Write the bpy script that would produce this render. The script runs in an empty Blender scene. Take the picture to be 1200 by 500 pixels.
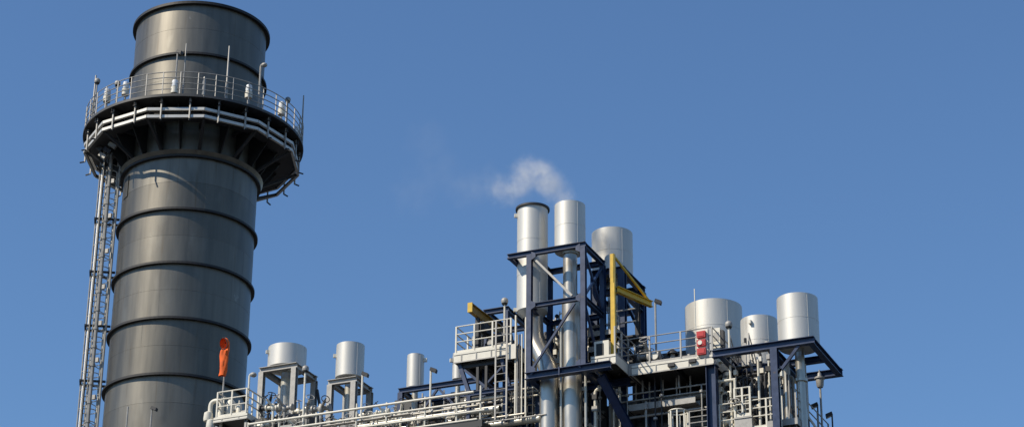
import bpy, bmesh, math, random
from mathutils import Vector as V, Matrix

sc = bpy.context.scene
col = sc.collection
rnd = random.Random(7)
rad = math.radians

# ------------------------------------------------------------------ camera
F = 2670.0                      # focal length in photo pixels (photo 1200 x 500)
HEAD, PITCH, ROLL = rad(24.0), rad(24.5), rad(0.5)
EYE = V((0, 0, 1.7))
fw = V((-math.sin(HEAD) * math.cos(PITCH), math.cos(HEAD) * math.cos(PITCH), math.sin(PITCH)))
r0 = V((math.cos(HEAD), math.sin(HEAD), 0)); u0 = r0.cross(fw)
RT = r0 * math.cos(ROLL) + u0 * math.sin(ROLL)
UP = -r0 * math.sin(ROLL) + u0 * math.cos(ROLL)
cam = bpy.data.cameras.new('camera'); cam.sensor_width = 36; cam.lens = F / 1200 * 36
cam.clip_end = 8000
co = bpy.data.objects.new('camera', cam); col.objects.link(co); sc.camera = co
m = Matrix((RT, UP, -fw)).transposed().to_4x4(); m.translation = EYE
co.matrix_world = m

# ------------------------------------------------------------------ sky, sun, exposure
SUN_AZ = rad(64)                # left of the direction from the plant towards the camera
SUN_EL = rad(43)
tc = V((math.sin(HEAD), -math.cos(HEAD), 0)); lf = V((-math.cos(HEAD), -math.sin(HEAD), 0))
sh = tc * math.cos(SUN_AZ) + lf * math.sin(SUN_AZ)
sdir = (sh * math.cos(SUN_EL) + V((0, 0, 1)) * math.sin(SUN_EL)).normalized()
world = bpy.data.worlds.new('World'); sc.world = world; world.use_nodes = True
nt = world.node_tree; nt.nodes.clear()
sky = nt.nodes.new('ShaderNodeTexSky'); sky.sky_type = 'NISHITA'; sky.sun_disc = False
sky.sun_elevation = SUN_EL; sky.sun_rotation = math.atan2(sh.x, sh.y)
sky.air_density = 1.25; sky.dust_density = 0.0; sky.ozone_density = 9.0; sky.altitude = 0
bg = nt.nodes.new('ShaderNodeBackground'); bg.inputs[1].default_value = 0.125
wo = nt.nodes.new('ShaderNodeOutputWorld')
nt.links.new(sky.outputs[0], bg.inputs[0]); nt.links.new(bg.outputs[0], wo.inputs[0])
sl = bpy.data.lights.new('sun', 'SUN'); sl.energy = 5.0; sl.angle = rad(0.53); sl.color = (1.0, 0.90, 0.74)
so = bpy.data.objects.new('sun', sl); col.objects.link(so)
so.rotation_euler = sdir.to_track_quat('Z', 'Y').to_euler(); so.location = sdir * 200
sc.view_settings.view_transform = 'Standard'; sc.view_settings.look = 'None'
sc.view_settings.exposure = 0.0; sc.view_settings.gamma = 1.0
sc.render.engine = 'CYCLES'
sc.cycles.volume_bounces = 2; sc.cycles.max_bounces = 8
sc.cycles.volume_step_rate = 1.0

# ------------------------------------------------------------------ pixel helpers (directions only)
def ray(px, py): return (fw * F + RT * (px - 600) + UP * (250 - py)).normalized()
def P(px, py, Y):
    d = ray(px, py); return EYE + d * ((Y - EYE.y) / d.y)
def PX(px, py, X):
    d = ray(px, py); return EYE + d * ((X - EYE.x) / d.x)
def zdist(px, py, dist):
    d = ray(px, py); return EYE.z + dist * d.z / math.hypot(d.x, d.y)

# ------------------------------------------------------------------ materials
def mat(name, base, rough=0.5, metal=0.0, var=0.12, scale=3.0, stretch=1.0, bump=0.0, bscale=20, spots=None, rvar=0.1, coat=0.0):
    m = bpy.data.materials.new(name); m.use_nodes = True
    n = m.node_tree.nodes; l = m.node_tree.links
    b = n['Principled BSDF']
    b.inputs['Metallic'].default_value = metal
    if coat: b.inputs['Coat Weight'].default_value = coat
    g = n.new('ShaderNodeNewGeometry')
    mp = n.new('ShaderNodeMapping'); mp.inputs['Scale'].default_value = (1, 1, stretch)
    l.new(g.outputs['Position'], mp.inputs['Vector'])
    tx = n.new('ShaderNodeTexNoise'); tx.inputs['Scale'].default_value = scale
    tx.inputs['Detail'].default_value = 6; tx.inputs['Roughness'].default_value = 0.6
    l.new(mp.outputs[0], tx.inputs['Vector'])
    mx = n.new('ShaderNodeMix'); mx.data_type = 'RGBA'
    mx.inputs['A'].default_value = tuple(c * (1 - var) for c in base) + (1,)
    mx.inputs['B'].default_value = tuple(min(1, c * (1 + var)) for c in base) + (1,)
    rp = n.new('ShaderNodeMapRange'); rp.inputs[1].default_value = 0.3; rp.inputs[2].default_value = 0.7
    l.new(tx.outputs[0], rp.inputs[0]); l.new(rp.outputs[0], mx.inputs['Factor'])
    last = mx.outputs['Result']
    if spots:
        s2 = n.new('ShaderNodeTexNoise'); s2.inputs['Scale'].default_value = spots[1]; s2.inputs['Detail'].default_value = 8
        mp2 = n.new('ShaderNodeMapping'); mp2.inputs['Scale'].default_value = (1, 1, spots[3] if len(spots) > 3 else 1)
        l.new(g.outputs['Position'], mp2.inputs['Vector']); l.new(mp2.outputs[0], s2.inputs['Vector'])
        r2 = n.new('ShaderNodeMapRange'); r2.inputs[1].default_value = spots[2]; r2.inputs[2].default_value = spots[2] + 0.12
        l.new(s2.outputs[0], r2.inputs[0])
        m2 = n.new('ShaderNodeMix'); m2.data_type = 'RGBA'; m2.inputs['B'].default_value = tuple(spots[0]) + (1,)
        l.new(last, m2.inputs['A']); l.new(r2.outputs[0], m2.inputs['Factor']); last = m2.outputs['Result']
    l.new(last, b.inputs['Base Color'])
    rr = n.new('ShaderNodeMapRange'); rr.inputs[3].default_value = rough - rvar; rr.inputs[4].default_value = rough + rvar
    l.new(tx.outputs[0], rr.inputs[0]); l.new(rr.outputs[0], b.inputs['Roughness'])
    if bump:
        tb = n.new('ShaderNodeTexNoise'); tb.inputs['Scale'].default_value = bscale; tb.inputs['Detail'].default_value = 3
        l.new(g.outputs['Position'], tb.inputs['Vector'])
        bp = n.new('ShaderNodeBump'); bp.inputs['Strength'].default_value = bump; bp.inputs['Distance'].default_value = 0.02
        l.new(tb.outputs[0], bp.inputs['Height']); l.new(bp.outputs[0], b.inputs['Normal'])
    return m

M = {}
M['stack'] = mat('silver_grey_stack_paint', (0.142, 0.132, 0.111), 0.44, 0.74, 0.20, 2.2, 0.10, 0.05, 0.9, spots=((0.175, 0.165, 0.14), 1.0, 0.60, 0.35), rvar=0.10)
def weather(m):                                     # plate to plate tone, rust runs with their own shapes
    n = m.node_tree.nodes; l = m.node_tree.links; b = n['Principled BSDF']
    src = b.inputs['Base Color'].links[0].from_socket
    oi = n.new('ShaderNodeObjectInfo'); mr = n.new('ShaderNodeMapRange'); mr.inputs[3].default_value = 0.88; mr.inputs[4].default_value = 1.14
    l.new(oi.outputs['Random'], mr.inputs[0])
    mx = n.new('ShaderNodeMix'); mx.data_type = 'RGBA'; mx.blend_type = 'MULTIPLY'; mx.inputs['Factor'].default_value = 1
    l.new(src, mx.inputs['A']); l.new(mr.outputs[0], mx.inputs['B'])
    g = n.new('ShaderNodeNewGeometry'); mp = n.new('ShaderNodeMapping'); mp.inputs['Scale'].default_value = (5.5, 5.5, 0.32)
    l.new(g.outputs['Position'], mp.inputs['Vector'])
    tx = n.new('ShaderNodeTexNoise'); tx.inputs['Scale'].default_value = 1; tx.inputs['Detail'].default_value = 5
    l.new(mp.outputs[0], tx.inputs['Vector'])
    r = n.new('ShaderNodeMapRange'); r.inputs[1].default_value = 0.60; r.inputs[2].default_value = 0.76; r.inputs[4].default_value = 0.55
    l.new(tx.outputs[0], r.inputs[0])
    m2 = n.new('ShaderNodeMix'); m2.data_type = 'RGBA'; m2.inputs['B'].default_value = (0.10, 0.075, 0.05, 1)
    l.new(mx.outputs['Result'], m2.inputs['A']); l.new(r.outputs[0], m2.inputs['Factor'])
    t3 = n.new('ShaderNodeTexNoise'); t3.inputs['Scale'].default_value = 0.55; t3.inputs['Detail'].default_value = 9; t3.inputs['Roughness'].default_value = 0.7
    l.new(g.outputs['Position'], t3.inputs['Vector'])
    r3 = n.new('ShaderNodeMapRange'); r3.inputs[1].default_value = 0.66; r3.inputs[2].default_value = 0.70; r3.inputs[4].default_value = 0.7
    l.new(t3.outputs[0], r3.inputs[0])
    m3 = n.new('ShaderNodeMix'); m3.data_type = 'RGBA'; m3.inputs['B'].default_value = (0.30, 0.28, 0.24, 1)
    l.new(m2.outputs['Result'], m3.inputs['A']); l.new(r3.outputs[0], m3.inputs['Factor'])
    l.new(m3.outputs['Result'], b.inputs['Base Color'])
weather(M['stack'])
M['stackring'] = mat('shade_dark_ring_grey', (0.016, 0.016, 0.017), 0.6, 0.1, 0.15, 2)  # near-black puts underside shade into rings otherwise coated like the shell
M['alu'] = mat('aluminium_cladding', (0.545, 0.535, 0.50), 0.52, 0.40, 0.09, 1.6, 0.15, 0.05, 2.2, spots=((0.40, 0.385, 0.35), 3.0, 0.64, 0.12), rvar=0.07)
M['stainless'] = mat('stainless_pipe', (0.46, 0.43, 0.37), 0.34, 0.75, 0.10, 2.5, 0.3, 0.03, 6)
M['galv'] = mat('galvanised_steel', (0.32, 0.31, 0.29), 0.55, 0.25, 0.18, 6)
M['white'] = mat('cream_white_paint', (0.68, 0.645, 0.55), 0.5, 0.0, 0.08, 3, 1, spots=((0.45, 0.38, 0.28), 2.4, 0.72))
M['navy'] = mat('navy_blue_paint', (0.011, 0.028, 0.080), 0.38, 0.0, 0.28, 4, spots=((0.055, 0.045, 0.05), 5, 0.66))
M['dark'] = mat('dark_grey_steel', (0.028, 0.029, 0.033), 0.6, 0.1, 0.25, 3)
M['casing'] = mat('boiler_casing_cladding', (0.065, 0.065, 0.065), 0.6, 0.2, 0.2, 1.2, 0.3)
M['yellow'] = mat('yellow_crane_paint', (0.62, 0.39, 0.014), 0.42, 0.0, 0.15, 4, spots=((0.25, 0.16, 0.05), 4, 0.66))
M['yellowshade'] = mat('shaded_yellow_paint', (0.30, 0.18, 0.02), 0.55, 0.0, 0.25, 5, spots=((0.10, 0.06, 0.03), 4, 0.58))  # yellow darkened to carry the hoist beam's shade; spots are worn patches
M['red'] = mat('red_paint', (0.46, 0.008, 0.013), 0.55, 0.0, 0.12, 5)
M['orange'] = mat('orange_windsock_fabric', (0.75, 0.12, 0.015), 0.8, 0.0, 0.15, 6)
M['concrete'] = mat('asphalt_yard', (0.055, 0.054, 0.052), 0.85, 0.0, 0.15, 0.4, 1, 0.2, 3)
M['black'] = mat('black_rubber', (0.02, 0.02, 0.02), 0.6)
M['grating'] = mat('galvanised_grating', (0.13, 0.13, 0.125), 0.6, 0.3, 0.2, 8)
M['lampglass'] = mat('lamp_glass', (0.75, 0.76, 0.76), 0.25, 0.0, 0.04)
M['insul'] = mat('insulated_pipe_cladding', (0.50, 0.48, 0.42), 0.42, 0.35, 0.08, 3)

# ------------------------------------------------------------------ mesh builder
class MB:
    def __init__(s): s.v = []; s.f = []; s.sm = []
    def add(s, vs, fs, smooth=False):
        o = len(s.v); s.v += [tuple(x) for x in vs]
        for f in fs: s.f.append([i + o for i in f]); s.sm.append(smooth)
        return s
    def box(s, a, b):
        x0, x1 = sorted((a[0], b[0])); y0, y1 = sorted((a[1], b[1])); z0, z1 = sorted((a[2], b[2]))
        return s.add([(x0,y0,z0),(x1,y0,z0),(x1,y1,z0),(x0,y1,z0),(x0,y0,z1),(x1,y0,z1),(x1,y1,z1),(x0,y1,z1)],
                     [(0,3,2,1),(4,5,6,7),(0,1,5,4),(1,2,6,5),(2,3,7,6),(3,0,4,7)])
    def prof(s, p, q, pts, up=None, smooth=False):
        p, q = V(p), V(q); w = (q - p).normalized()
        if up is None: up = V((0,0,1)) if abs(w.z) < 0.9 else V((0,1,0))
        a = w.cross(V(up)).normalized(); b = a.cross(w).normalized()
        n = len(pts)
        vs = [p + a*x + b*y for x, y in pts] + [q + a*x + b*y for x, y in pts]
        fs = [(i, (i+1) % n, n+(i+1) % n, n+i) for i in range(n)]
        s.add(vs, fs, smooth)
        o = len(s.v) - 2*n
        s.f.append([o+i for i in reversed(range(n))]); s.sm.append(False)
        s.f.append([o+n+i for i in range(n)]); s.sm.append(False)
        return s
    def hbeam(s, p, q, d=0.25, b=0.2, t=0.022, up=None):
        w = t * 0.7
        x, y = b/2, d/2
        return s.prof(p, q, [(-x,-y),(x,-y),(x,-y+t),(w/2,-y+t),(w/2,y-t),(x,y-t),(x,y),(-x,y),(-x,y-t),(-w/2,y-t),(-w/2,-y+t),(-x,-y+t)], up)
    def bar(s, p, q, a=0.06, b=None, up=None):
        b = b or a; return s.prof(p, q, [(-a/2,-b/2),(a/2,-b/2),(a/2,b/2),(-a/2,b/2)], up)
    def angle(s, p, q, a=0.08, t=0.012, up=None):
        return s.prof(p, q, [(0,0),(a,0),(a,t),(t,t),(t,a),(0,a)], up)
    def tube(s, p, q, r, n=10, r2=None):
        p, q = V(p), V(q); w = (q-p).normalized(); r2 = r if r2 is None else r2
        up = V((0,0,1)) if abs(w.z) < 0.9 else V((0,1,0))
        a = w.cross(up).normalized(); b = a.cross(w)
        cs = [(math.cos(2*math.pi*i/n), math.sin(2*math.pi*i/n)) for i in range(n)]
        vs = [p + (a*x+b*y)*r for x, y in cs] + [q + (a*x+b*y)*r2 for x, y in cs]
        s.add(vs, [(i,(i+1)%n,n+(i+1)%n,n+i) for i in range(n)], True)
        o = len(s.v)-2*n
        s.f.append([o+i for i in reversed(range(n))]); s.sm.append(False)
        s.f.append([o+n+i for i in range(n)]); s.sm.append(False)
        return s
    def sweep(s, pts, r, n=10, bend=0.25, seg=5, closed=False):
        pts = [V(p) for p in pts]; path = []
        if closed: path = pts
        else:
            path = [pts[0]]
            for i in range(1, len(pts)-1):
                a, b, c = pts[i-1], pts[i], pts[i+1]
                d1 = (a-b); d2 = (c-b); k = min(bend, d1.length*0.49, d2.length*0.49)
                A = b + d1.normalized()*k; C = b + d2.normalized()*k
                for j in range(seg+1):
                    t = j/seg; path.append(A*(1-t)**2 + b*2*t*(1-t) + C*t*t)
            path.append(pts[-1])
        m = len(path); rings = []
        up = V((0.13, 0.21, 0.97)).normalized()
        prev = None
        for i, p in enumerate(path):
            if closed: w = (path[(i+1) % m]-path[i-1]).normalized()
            else: w = (path[min(i+1,m-1)]-path[max(i-1,0)]).normalized()
            if prev is None:
                ref = up if abs(w.dot(up)) < 0.95 else V((0,1,0))
                a = w.cross(ref).normalized()
            else:
                a = (prev - w*prev.dot(w)).normalized()
            prev = a; b = a.cross(w)
            rings.append([p + (a*math.cos(2*math.pi*k/n) + b*math.sin(2*math.pi*k/n))*r for k in range(n)])
        vs = [v for rg in rings for v in rg]; fs = []
        for i in range(m if closed else m-1):
            i2 = (i+1) % m
            for k in range(n): fs.append((i*n+k, i*n+(k+1)%n, i2*n+(k+1)%n, i2*n+k))
        s.add(vs, fs, True)
        if not closed:
            o = len(s.v)-len(vs)
            s.f.append([o+k for k in reversed(range(n))]); s.sm.append(False)
            s.f.append([o+(m-1)*n+k for k in range(n)]); s.sm.append(False)
        return s
    def lathe(s, c, prof, n=48, smooth=True, a0=0, a1=2*math.pi):
        c = V(c); full = abs(a1-a0-2*math.pi) < 1e-6; k = n if full else n+1
        vs = []
        for r, z in prof:
            for i in range(k):
                t = a0+(a1-a0)*i/n; vs.append((c.x+r*math.cos(t), c.y+r*math.sin(t), c.z+z))
        fs = []
        for j in range(len(prof)-1):
            for i in range(n):
                i2 = (i+1) % k
                fs.append((j*k+i, j*k+i2, (j+1)*k+i2, (j+1)*k+i))
        return s.add(vs, fs, smooth)
    def ball(s, c, r, n=12, sz=1.0):
        return s.lathe(c, [(max(1e-4, r*math.sin(math.pi*j/8)), -r*sz*math.cos(math.pi*j/8)) for j in range(9)], n)
    def build(s, name, m, parent=None):
        me = bpy.data.meshes.new(name); me.from_pydata(s.v, [], s.f); me.update()
        if any(s.sm): me.polygons.foreach_set('use_smooth', s.sm)
        bmm = bmesh.new(); bmm.from_mesh(me); bmesh.ops.recalc_face_normals(bmm, faces=bmm.faces); bmm.to_mesh(me); bmm.free()
        if any(s.sm):
            try: me.set_sharp_from_angle(angle=rad(38))
            except Exception: pass
        me.materials.append(M[m] if isinstance(m, str) else m)
        o = bpy.data.objects.new(name, me); col.objects.link(o)
        if parent is not None:
            o.parent = parent; o.matrix_parent_inverse = Matrix.Translation(-parent.location)
        return o

LABELS = {}
def tag(o, label, cat, group=None, kind=None):
    if label: o['label'] = label
    if cat: o['category'] = cat
    if group: o['group'] = group
    if kind: o['kind'] = kind
    return o
def thing(name, loc, label, cat, group=None):
    o = bpy.data.objects.new(name, None); o.empty_display_size = 0.2; col.objects.link(o)
    o.location = loc; return tag(o, label, cat, group)
def struct(o): o['kind'] = 'structure'; return o

# ------------------------------------------------------------------ ground
g = MB().add([(-4000,-4000,0),(4000,-4000,0),(4000,4000,0),(-4000,4000,0)], [(0,1,2,3)]).build('ground', 'concrete'); struct(g)

# ------------------------------------------------------------------ chimney stack
SX, SY = -51.0, 78.96
SD = math.hypot(SX, SY)
NR = V((-SX, -SY, 0)).normalized()                # stack towards camera
LFT = V((NR.y, -NR.x, 0))                         # left as seen from the camera
AN = math.atan2(NR.y, NR.x)                       # angle of the nearest point
if LFT.dot(RT) > 0: LFT = -LFT
RS, RR = 2.985, 3.14
def sp(r, ang, z):                                # ang: 0 = nearest, + to the right of picture
    d = NR * math.cos(ang) - LFT * math.sin(ang)
    return V((SX, SY, z)) + d * r
stack = thing('chimney_stack', (SX, SY, 0), 'tall silver grey steel chimney stack with dark stiffener rings', 'chimney')
zr = [52.9 - 2.54 * k for k in range(21)]
bounds = zr + [0.0]
for k in range(len(bounds)-1):
    z1, z0 = bounds[k], bounds[k+1]
    zm = z0 + (z1-z0)*0.52
    for (a, b) in ((z0, zm), (zm, z1)):
        if b - a < 0.15: continue
        s = MB().lathe((SX, SY, 0), [(RS, a+0.002), (RS, b-0.002)], 128).build('shell_course', 'stack', stack)
        for w in range(3):
            an = (w*2.1 + k*0.77 + (a > z0)*1.1)
            p = sp(RS, an, a+0.02); q = sp(RS, an, b-0.02)
            if z1 > 33: MB().tube(p, q, 0.004, 5).build('weld_seam', 'stack', s)
    MB().lathe((SX, SY, zm), [(RS, -0.010), (RS+0.005, -0.005), (RS+0.005, 0.005), (RS, 0.010)], 96).build('weld_seam', 'stack', stack)
    if k > 0:
        MB().lathe((SX, SY, z1), [(RS-0.01, -0.05), (RR, -0.05), (RR, 0.05), (RS-0.01, 0.05)], 96, False).build('stiffener_ring', 'stackring', stack)
MB().lathe((SX, SY, 52.9), [(RS-0.01, -0.03), (RR+0.02, -0.03), (RR+0.02, 0.10), (RS-0.05, 0.10), (RS-0.05, -3), (0.01, -3)], 96, False).build('top_rim', 'stackring', stack)
# inspection plate (lighter patch) on the left below the platform
MB().lathe((SX, SY, 0), [(RS+0.02, 43.95), (RS+0.035, 43.95), (RS+0.035, 45.0), (RS+0.02, 45.0)], 6, True, AN+0.0-1.45 if False else math.atan2(sp(1,-1.30,0).y-SY, sp(1,-1.30,0).x-SX), math.atan2(sp(1,-1.30,0).y-SY, sp(1,-1.30,0).x-SX)+0.16).build('inspection_plate', 'stack', stack)

# ---- stack platform
RP = 4.95
ZD = zdist(228, 112, SD-RP)
ZB1 = zdist(237, 127.5, SD-4.82); ZB2 = zdist(237, 136, SD-4.82)
plat = thing('ring_platform', (SX, SY, ZD), 'dark ring platform with double perimeter bars around the stack top', 'platform')
MB().lathe((SX, SY, ZD), [(RS+0.03, -0.05), (RP, -0.05), (RP, 0.0), (RS+0.03, 0.0), (RS+0.03, -0.05)], 72, False).build('deck', 'dark', plat)
MB().lathe((SX, SY, ZD), [(RP+0.002, -0.05), (RP+0.016, -0.05), (RP+0.016, 0.07), (RP+0.002, 0.07), (RP+0.002, -0.05)], 72).build('toe_plate', 'casing', plat)
NB = 12; off = rad(4.2)
for k in range(NB):
    a0 = off + k*2*math.pi/NB; a1 = a0 + 2*math.pi/NB
    for z, r in ((ZB1, 4.82), (ZB2, 4.82)):
        MB().bar(sp(r, a0, z), sp(r, a1, z), 0.11, 0.13).build('perimeter_bar', 'alu', plat)
    for j in range(2):
        am = a0 + (a1-a0)*(0.25+0.5*j); rr = 4.82*math.cos((a1-a0)/2)/math.cos(am-(a0+a1)/2) + 0.10
        MB().bar(sp(rr, am, ZB2-0.22), sp(rr, am, ZD-0.06), 0.055).build('hanger', 'galv', plat)
        MB().hbeam(sp(RS+0.02, am, ZD-0.17), sp(RP-0.05, am, ZD-0.17), 0.22, 0.12).build('deck_joist', 'dark', plat)
        # small stub lugs sticking out below
        MB().bar(sp(rr, am, ZB2-0.2), sp(rr+0.22, am, ZB2-0.26), 0.05).build('stub', 'dark', plat)
for k in range(NB):
    a = off + k*2*math.pi/NB
    MB().bar(sp(4.75, a, ZB1), sp(RS+0.05, a, ZB1), 0.12, 0.16).build('radial_beam', 'dark', plat)
    MB().bar(sp(4.80, a, ZB2), sp(RS+0.03, a, ZB2-0.9), 0.10, 0.12).build('brace', 'dark', plat)
for k in range(22):                                 # gusset plates fan under the deck
    a = k*2*math.pi/22 + 0.1
    d = (sp(1, a, 0)-V((SX, SY, 0))); t = V((-d.y, d.x, 0))*0.02
    q = [sp(RS+0.01, a, ZD-0.06), sp(4.3, a, ZD-0.06), sp(4.3, a, ZD-0.22), sp(RS+0.22, a, ZD-1.75), sp(RS+0.01, a, ZD-1.75)]
    MB().add([x-t for x in q]+[x+t for x in q], [(4,3,2,1,0),(5,6,7,8,9)]+[(i,(i+1)%5,5+(i+1)%5,5+i) for i in range(5)]).build('gusset', 'stackring', plat)
MB().lathe((SX, SY, ZD-1.9), [(RS, -0.14), (RS+0.05, -0.14), (RS+0.24, 0.14), (RS, 0.14)], 72, False).build('support_collar', 'stack', plat)
MB().lathe((SX, SY, ZB1-0.1), [(3.75, -0.03), (4.55, -0.03), (4.55, 0.02), (3.75, 0.02), (3.75, -0.03)], 72, False).build('soffit_ring', 'dark', plat)

# ---- platform guardrail
gr = thing('guardrail', (SX, SY, ZD), 'galvanised guardrail circling the stack ring platform', 'guardrail')
for k in range(40):
    a = k*2*math.pi/40
    MB().bar(sp(RP-0.04, a, ZD), sp(RP-0.04, a, ZD+1.15), 0.036).build('post', 'galv', gr)
for h in (0.32, 0.6, 0.88, 1.15):
    MB().sweep([sp(RP-0.04, k*2*math.pi/80, ZD+h) for k in range(80)], 0.021, 6, closed=True).build('rail', 'galv', gr)

# ---- ladder on the left of the stack
lad = thing('caged_ladder', sp(RS+0.4, -math.pi/2, 0), 'tall galvanised caged ladder up the left side of the stack', 'ladder')
LA = -math.pi/2 - 0.03
T = V((NR.x, NR.y, 0))
top = ZD-0.2
def lp(r, t, z): return sp(r, LA, z) + T*t
for t in (-0.22, 0.22): MB().bar(lp(RS+0.30, t, 0.02), lp(RS+0.30, t, top), 0.08, 0.04).build('stringer', 'alu', lad)
rg = MB(); z = 0.4
while z < top: rg.tube(lp(RS+0.30, -0.22, z), lp(RS+0.30, 0.22, z), 0.018, 5); z += 0.3
o = rg.build('rungs', 'galv', lad); o['kind'] = 'stuff'
z = 3.0
while z < top:
    pts = [lp(RS+0.30+0.36+0.36*math.sin(x), 0.36*math.cos(x), z) for x in [math.pi*(-0.35)+math.pi*1.7*i/12 for i in range(13)]]
    MB().sweep(pts, 0.022, 5, bend=0.02, seg=1).build('hoop', 'alu', lad); z += 0.55
for x in (0.1, 0.35, 0.65, 0.9):
    an = math.pi*x
    p = lp(RS+0.66+0.36*math.sin(an), 0.36*math.cos(an), 2.5); q = V((p.x, p.y, top-0.1)); MB().bar(p, q, 0.05, 0.02).build('cage_strap', 'alu', lad)
for k, zk in enumerate(zr[2:]):
    if zk < 2: continue
    MB().box((0,0,0),(0,0,0)) if False else None
    for t in (-0.3, 0.3):
        MB().bar(lp(RS+0.02, t, zk+0.5), lp(RS+1.1, t, zk+0.5), 0.07, 0.09).build('wall_bracket', 'dark', lad)
    MB().bar(lp(RS+1.1, -0.36, zk+0.5), lp(RS+1.1, 0.36, zk+0.5), 0.07, 0.09).build('wall_bracket', 'dark', lad)
for (r, t, w, nm, lab) in ((RS+1.08, -0.12, 0.035, 'cable_conduit', 'outermost thin conduit running up the outside of the ladder cage'),
                     (RS+0.62, 0.50, 0.085, 'riser_pipe', 'thick pale pipe rising in front of the caged ladder'),
                     (RS+0.20, 0.48, 0.05, 'cable_conduit', 'thin conduit between the caged ladder and the stack shell')):
    p = MB().tube(lp(r, t, 0.0), lp(r, t, ZB1), w, 8).build(nm, 'galv'); tag(p, lab, 'pipe')
cl = thing('cable_tray', lp(RS+0.85, 0.45, 0), 'narrow cable tray with bundled cables beside the pale riser pipe', 'cable tray')
for t in (0.36, 0.58): MB().bar(lp(RS+0.90, t, 0.01), lp(RS+0.90, t, ZB1-0.2), 0.02, 0.06).build('tray_side', 'galv', cl)
cb = MB(); z = 0.3
while z < ZB1-0.3: cb.bar(lp(RS+0.90, 0.36, z), lp(RS+0.90, 0.58, z), 0.03); z += 0.42
o = cb.build('tray_rungs', 'galv', cl); o['kind'] = 'stuff'
for i in range(3): MB().tube(lp(RS+0.87, 0.41+0.06*i, 0.01), lp(RS+0.87, 0.41+0.06*i, ZB1-0.2), 0.022, 6).build('cable', ['black','galv','dark'][i], cl)
tie = MB(); z = 20.0; k = 0
while z < ZB1-0.4:
    tie.bar(lp(RS+1.08, -0.1, z), lp(RS+0.62, 0.50, z+0.12), 0.03); tie.bar(lp(RS+0.62, 0.50, z+0.12), lp(RS+0.20, 0.48, z-0.1), 0.03)
    tie.tube(lp(RS+0.62, 0.50, z+0.06), lp(RS+0.62, 0.50, z+0.18), 0.11, 8)
    if k % 2: tie.bar(lp(RS+0.45, 0.55, z+0.25), lp(RS+0.45, 0.55, z+0.45), 0.16, 0.10)
    z += 0.85; k += 1
o = tie.build('tie_bars', 'galv', lad); o['kind'] = 'stuff'
# junction clutter below the platform where the ladder passes through
for i in range(9):
    a = -1.15 - 0.07*i; z = ZB1 - 0.3 - 0.16*(i % 4); r = 3.5+0.14*(i % 5)
    MB().bar(sp(r, a, z), sp(r+0.25, a-0.05, z+0.22), 0.14, 0.18).build('junction_box', 'galv' if i % 2 else 'dark', cl)

# ------------------------------------------------------------------ things on the ring platform
def on_deck(px, r=RP-0.15, far=False):
    # angle whose projection lands on px
    best = None
    for i in range(-180, 180):
        a = rad(i)
        if far != (abs(i) > 90): continue
        p = sp(r, a, ZD); d = p-EYE; x = 600+F*d.dot(RT)/d.dot(fw)
        if best is None or abs(x-px) < best[0]: best = (abs(x-px), a)
    return best[1]
def topz(px, py, p):
    d = ray(px, py); return EYE.z + d.z*math.hypot(p.x, p.y)/math.hypot(d.x, d.y)
def rod(px, py, r=RP-0.1, label='', far=False, w=0.035, name='lightning_rod'):
    a = on_deck(px, r, far); b = sp(r, a, ZD); z = topz(px, py, b)
    t = thing(name, b, label, 'rod')
    MB().tube(b, (b.x, b.y, ZD+0.9), w*1.3, 8).build('mast', 'galv', t)
    MB().tube((b.x, b.y, ZD+0.9), (b.x, b.y, z), w, 6, w*0.7).build('tip', 'galv', t)
    MB().box((b.x-0.09, b.y-0.09, ZD), (b.x+0.09, b.y+0.09, ZD+0.03)).build('base_plate', 'galv', t)
rod(214, 51, 4.6, 'thin lightning rod rising in front of the stack, tallest over the lit side')
rod(265.5, 54, 4.8, 'pale lightning rod rising in front of the shaded stack side', w=0.05)
rod(238, 90, 4.85, 'short stout stub mast at the centre of the ring platform', w=0.06, name='stub_mast')
rod(107.5, 88, 4.8, 'white twin mast at the far left of the ring platform', w=0.05, name='mast')
rod(354.5, 112, 4.85, 'thin mast at the far right edge of the ring platform', w=0.045, name='mast')

def lamp_head(t, p, style, yaw=0):
    x, y, z = p
    if style == 'round':
        MB().lathe((x, y, z), [(0.02, -0.06), (0.11, -0.08), (0.14, 0.0), (0.12, 0.09), (0.06, 0.14), (0.01, 0.15)], 14).build('lamp_head', 'galv', t)
        MB().lathe((x, y, z-0.10), [(0.001, -0.05), (0.09, -0.04), (0.12, 0.02)], 14).build('lens', 'black', t)
    elif style == 'flood':
        c, s = math.cos(yaw), math.sin(yaw)
        d = V((c, s, 0)); e = V((-s, c, 0)); b = V((x, y, z))
        pts = [b+e*q+d*w+V((0,0,h)) for w, h in ((-0.03, -0.03), (0.21, -0.14), (0.24, -0.01), (0.01, 0.09)) for q in (-0.10, 0.10)]
        MB().add(pts, [(0,1,3,2),(2,3,5,4),(4,5,7,6),(6,7,1,0),(0,2,4,6),(1,7,5,3)]).build('lamp_head', 'dark', t)
        MB().add([p+V((0,0,-0.006)) for p in (pts[0]*0.85+pts[3]*0.15, pts[1]*0.85+pts[2]*0.15, pts[3]*0.85+pts[0]*0.15, pts[2]*0.85+pts[1]*0.15)], [(0,1,2,3)]).build('lens', 'lampglass', t)
    elif style == 'goose':
        MB().ball((x+0.14, y-0.03, z-0.02), 0.13, 10, 0.8).build('lamp_head', 'galv', t)
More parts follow.
